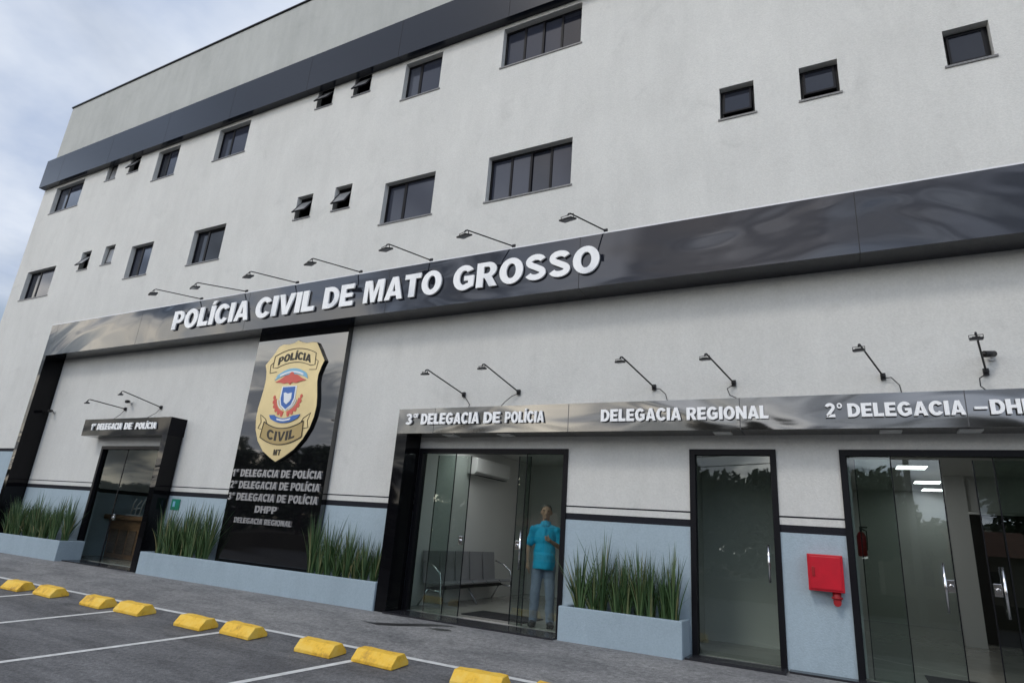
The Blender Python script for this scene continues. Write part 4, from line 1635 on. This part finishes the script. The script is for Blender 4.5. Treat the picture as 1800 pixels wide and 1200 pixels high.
# ------------------------------------------------------------------ across the street (seen only as reflections)
def tree(x, y, h, r, label, dense=1500):
    gz = ground_z(y)
    e = empty("street_tree", (x, y, gz), label, "tree", "trees across the street")
    bm = new_bm()
    top = gz + h * .45
    tube(bm, [(x, y, gz - .1), (x + .05, y, gz + h * .2), (x, y + .05, top), (x, y, gz + h * .75)], [.22, .17, .13, .05], 10)
    for k in range(7):
        a = k * 2.4
        tube(bm, [(x, y, top - .2 + .12 * k), (x + math.cos(a) * r * .4, y + math.sin(a) * r * .4, top + h * .12 + .1 * k), (x + math.cos(a) * r * .8, y + math.sin(a) * r * .8, top + h * .22 + .15 * k)], [.08, .05, .02], 7)
    obj("trunk", bm, "bark", e)
    bm = new_bm()
    cl = []
    for k in range(16):
        a = random.uniform(0, 6.28)
        q = random.uniform(.15, .85)
        cl.append(Vector((x + math.cos(a) * r * q, y + math.sin(a) * r * q, gz + h * random.uniform(.48, .92) - q * h * .10)))
    for _ in range(dense):
        c = random.choice(cl)
        v = Vector((random.gauss(0, 1), random.gauss(0, 1), random.gauss(0, .75)))
        p = c + v.normalized() * (r * .34 * random.random() ** .4)
        n = Vector((random.gauss(0, 1), random.gauss(0, 1), random.gauss(.4, 1))).normalized()
        t = n.orthogonal().normalized()
        b = n.cross(t)
        s = random.uniform(.15, .33)
        bm.faces.new([bm.verts.new(p + t * s), bm.verts.new(p + b * s * .55), bm.verts.new(p - t * s), bm.verts.new(p - b * s * .55)])
    obj("crown", bm, "crown_green", e, recalc=False)


for x, y, h, r in ((-60, -30, 11.0, 5.2), (-47, -27, 10.5, 5.0), (-36, -24, 9.6, 4.8), (-27, -26, 9.4, 4.6), (-18, -23, 8.6, 4.2), (-9.5, -27, 8.2, 3.9),
                   (-4.0, -25, 7.6, 3.6), (1.2, -27, 7.8, 3.5), (9.0, -23, 10.6, 4.2), (17, -27, 8.2, 4.2), (28, -25, 8.0, 4.0)):
    tree(x, y, h, r, "leafy round-crowned tree across the street from the station", 8000)


bm = new_bm()
for k in range(30000):
    x = random.uniform(-170, 110)
    top = 5.5 + 1.1 * noise.noise((x * .11, 3.1, 0)) + .7 * noise.noise((x * .4, 7.7, 0))
    p = Vector((x, -44 + random.uniform(-2.5, 2.5), -.9 + (top + .0) * random.random() ** .75))
    n = Vector((random.gauss(0, 1), random.gauss(.6, 1), random.gauss(.4, 1))).normalized()
    t = n.orthogonal().normalized()
    b = n.cross(t)
    q = random.uniform(.34, .7)
    bm.faces.new([bm.verts.new(p + t * q), bm.verts.new(p + b * q * .6), bm.verts.new(p - t * q), bm.verts.new(p - b * q * .6)])
tag(obj("treeline", bm, "crown_green", recalc=False), "dense dark belt of trees far behind the street", "trees", kind="stuff")


def utility_pole(x, y, label):
    gz = ground_z(y)
    e = empty("utility_pole", (x, y, gz), label, "utility pole", "poles across the street")
    bm = new_bm()
    tube(bm, [(x, y, gz - .2), (x, y, gz + 9.0)], [.16, .10], 12)
    obj("post", bm, "pole_concrete", e)
    bm = new_bm()
    box(bm, x - .06, x + .06, y - 1.0, y + 1.0, gz + 8.5, gz + 8.62)
    obj("cross_arm", bm, "bark", e)
    return e


p1 = utility_pole(-30.0, -13.0, "concrete utility pole across the street, far left")
p2 = utility_pole(2.5, -13.0, "concrete utility pole across the street, middle")
p3 = utility_pole(34.0, -13.0, "concrete utility pole across the street, far right")
for yo, zo in ((-.9, 8.7), (0.0, 8.7), (.9, 8.7), (0.05, 7.4), (0.1, 6.9)):
    bm = new_bm()
    gz = ground_z(-13)
    for xa, xb in ((-30.0, 2.5), (2.5, 34.0)):
        pts = [(xa + (xb - xa) * i / 16, -13 + yo, gz + zo - 1.0 * (1 - (2 * i / 16 - 1) ** 2)) for i in range(17)]
        tube(bm, pts, .022, 5)
    tag(obj("power_line", bm, "lamp_black"), "black overhead wire strung between the poles across the street", "wire", "overhead wires")

for x0, x1, y0, y1, h, lb in ((-30, -18, -40, -32, 3.0, "low tan house with tiled roof across the street, left"), (2, 13, -40, -32, 3.1, "low tan house with tiled roof across the street, right")):
    gz = ground_z(-30)
    e = empty("house", ((x0 + x1) / 2, y1, gz), lb, "house", "houses across the street")
    bm = new_bm()
    box(bm, x0, x1, y0, y1, gz - .1, gz + h)
    obj("wall", bm, "house_wall", e)
    bm = new_bm()
    xm = (y0 + y1) / 2
    vs = [bm.verts.new(p) for p in ((x0 - .5, y1 + .5, gz + h), (x1 + .5, y1 + .5, gz + h), (x1 + .5, y0 - .5, gz + h), (x0 - .5, y0 - .5, gz + h), (x0 + 2, xm, gz + h + 1.7), (x1 - 2, xm, gz + h + 1.7))]
    for f in ((0, 1, 5, 4), (1, 2, 5), (2, 3, 4, 5), (3, 0, 4), (0, 3, 2, 1)):
        bm.faces.new([vs[i] for i in f])
    obj("roof", bm, "roof_tile", e)
    for k in range(3):
        xw = x0 + 1.5 + k * (x1 - x0 - 4) / 2
        bm = new_bm()
        box(bm, xw, xw + 1.3, y1 + .002, y1 + .05, gz + 1.0, gz + 2.2)
        obj("window", bm, "window_dark", e)
bm = new_bm()
box(bm, -80, 80, -15.3, -15.1, ground_z(-15) - .1, ground_z(-15) + .9)
tag(obj("boundary_wall", bm, "earth"), "long low dark boundary wall across the street", "wall")
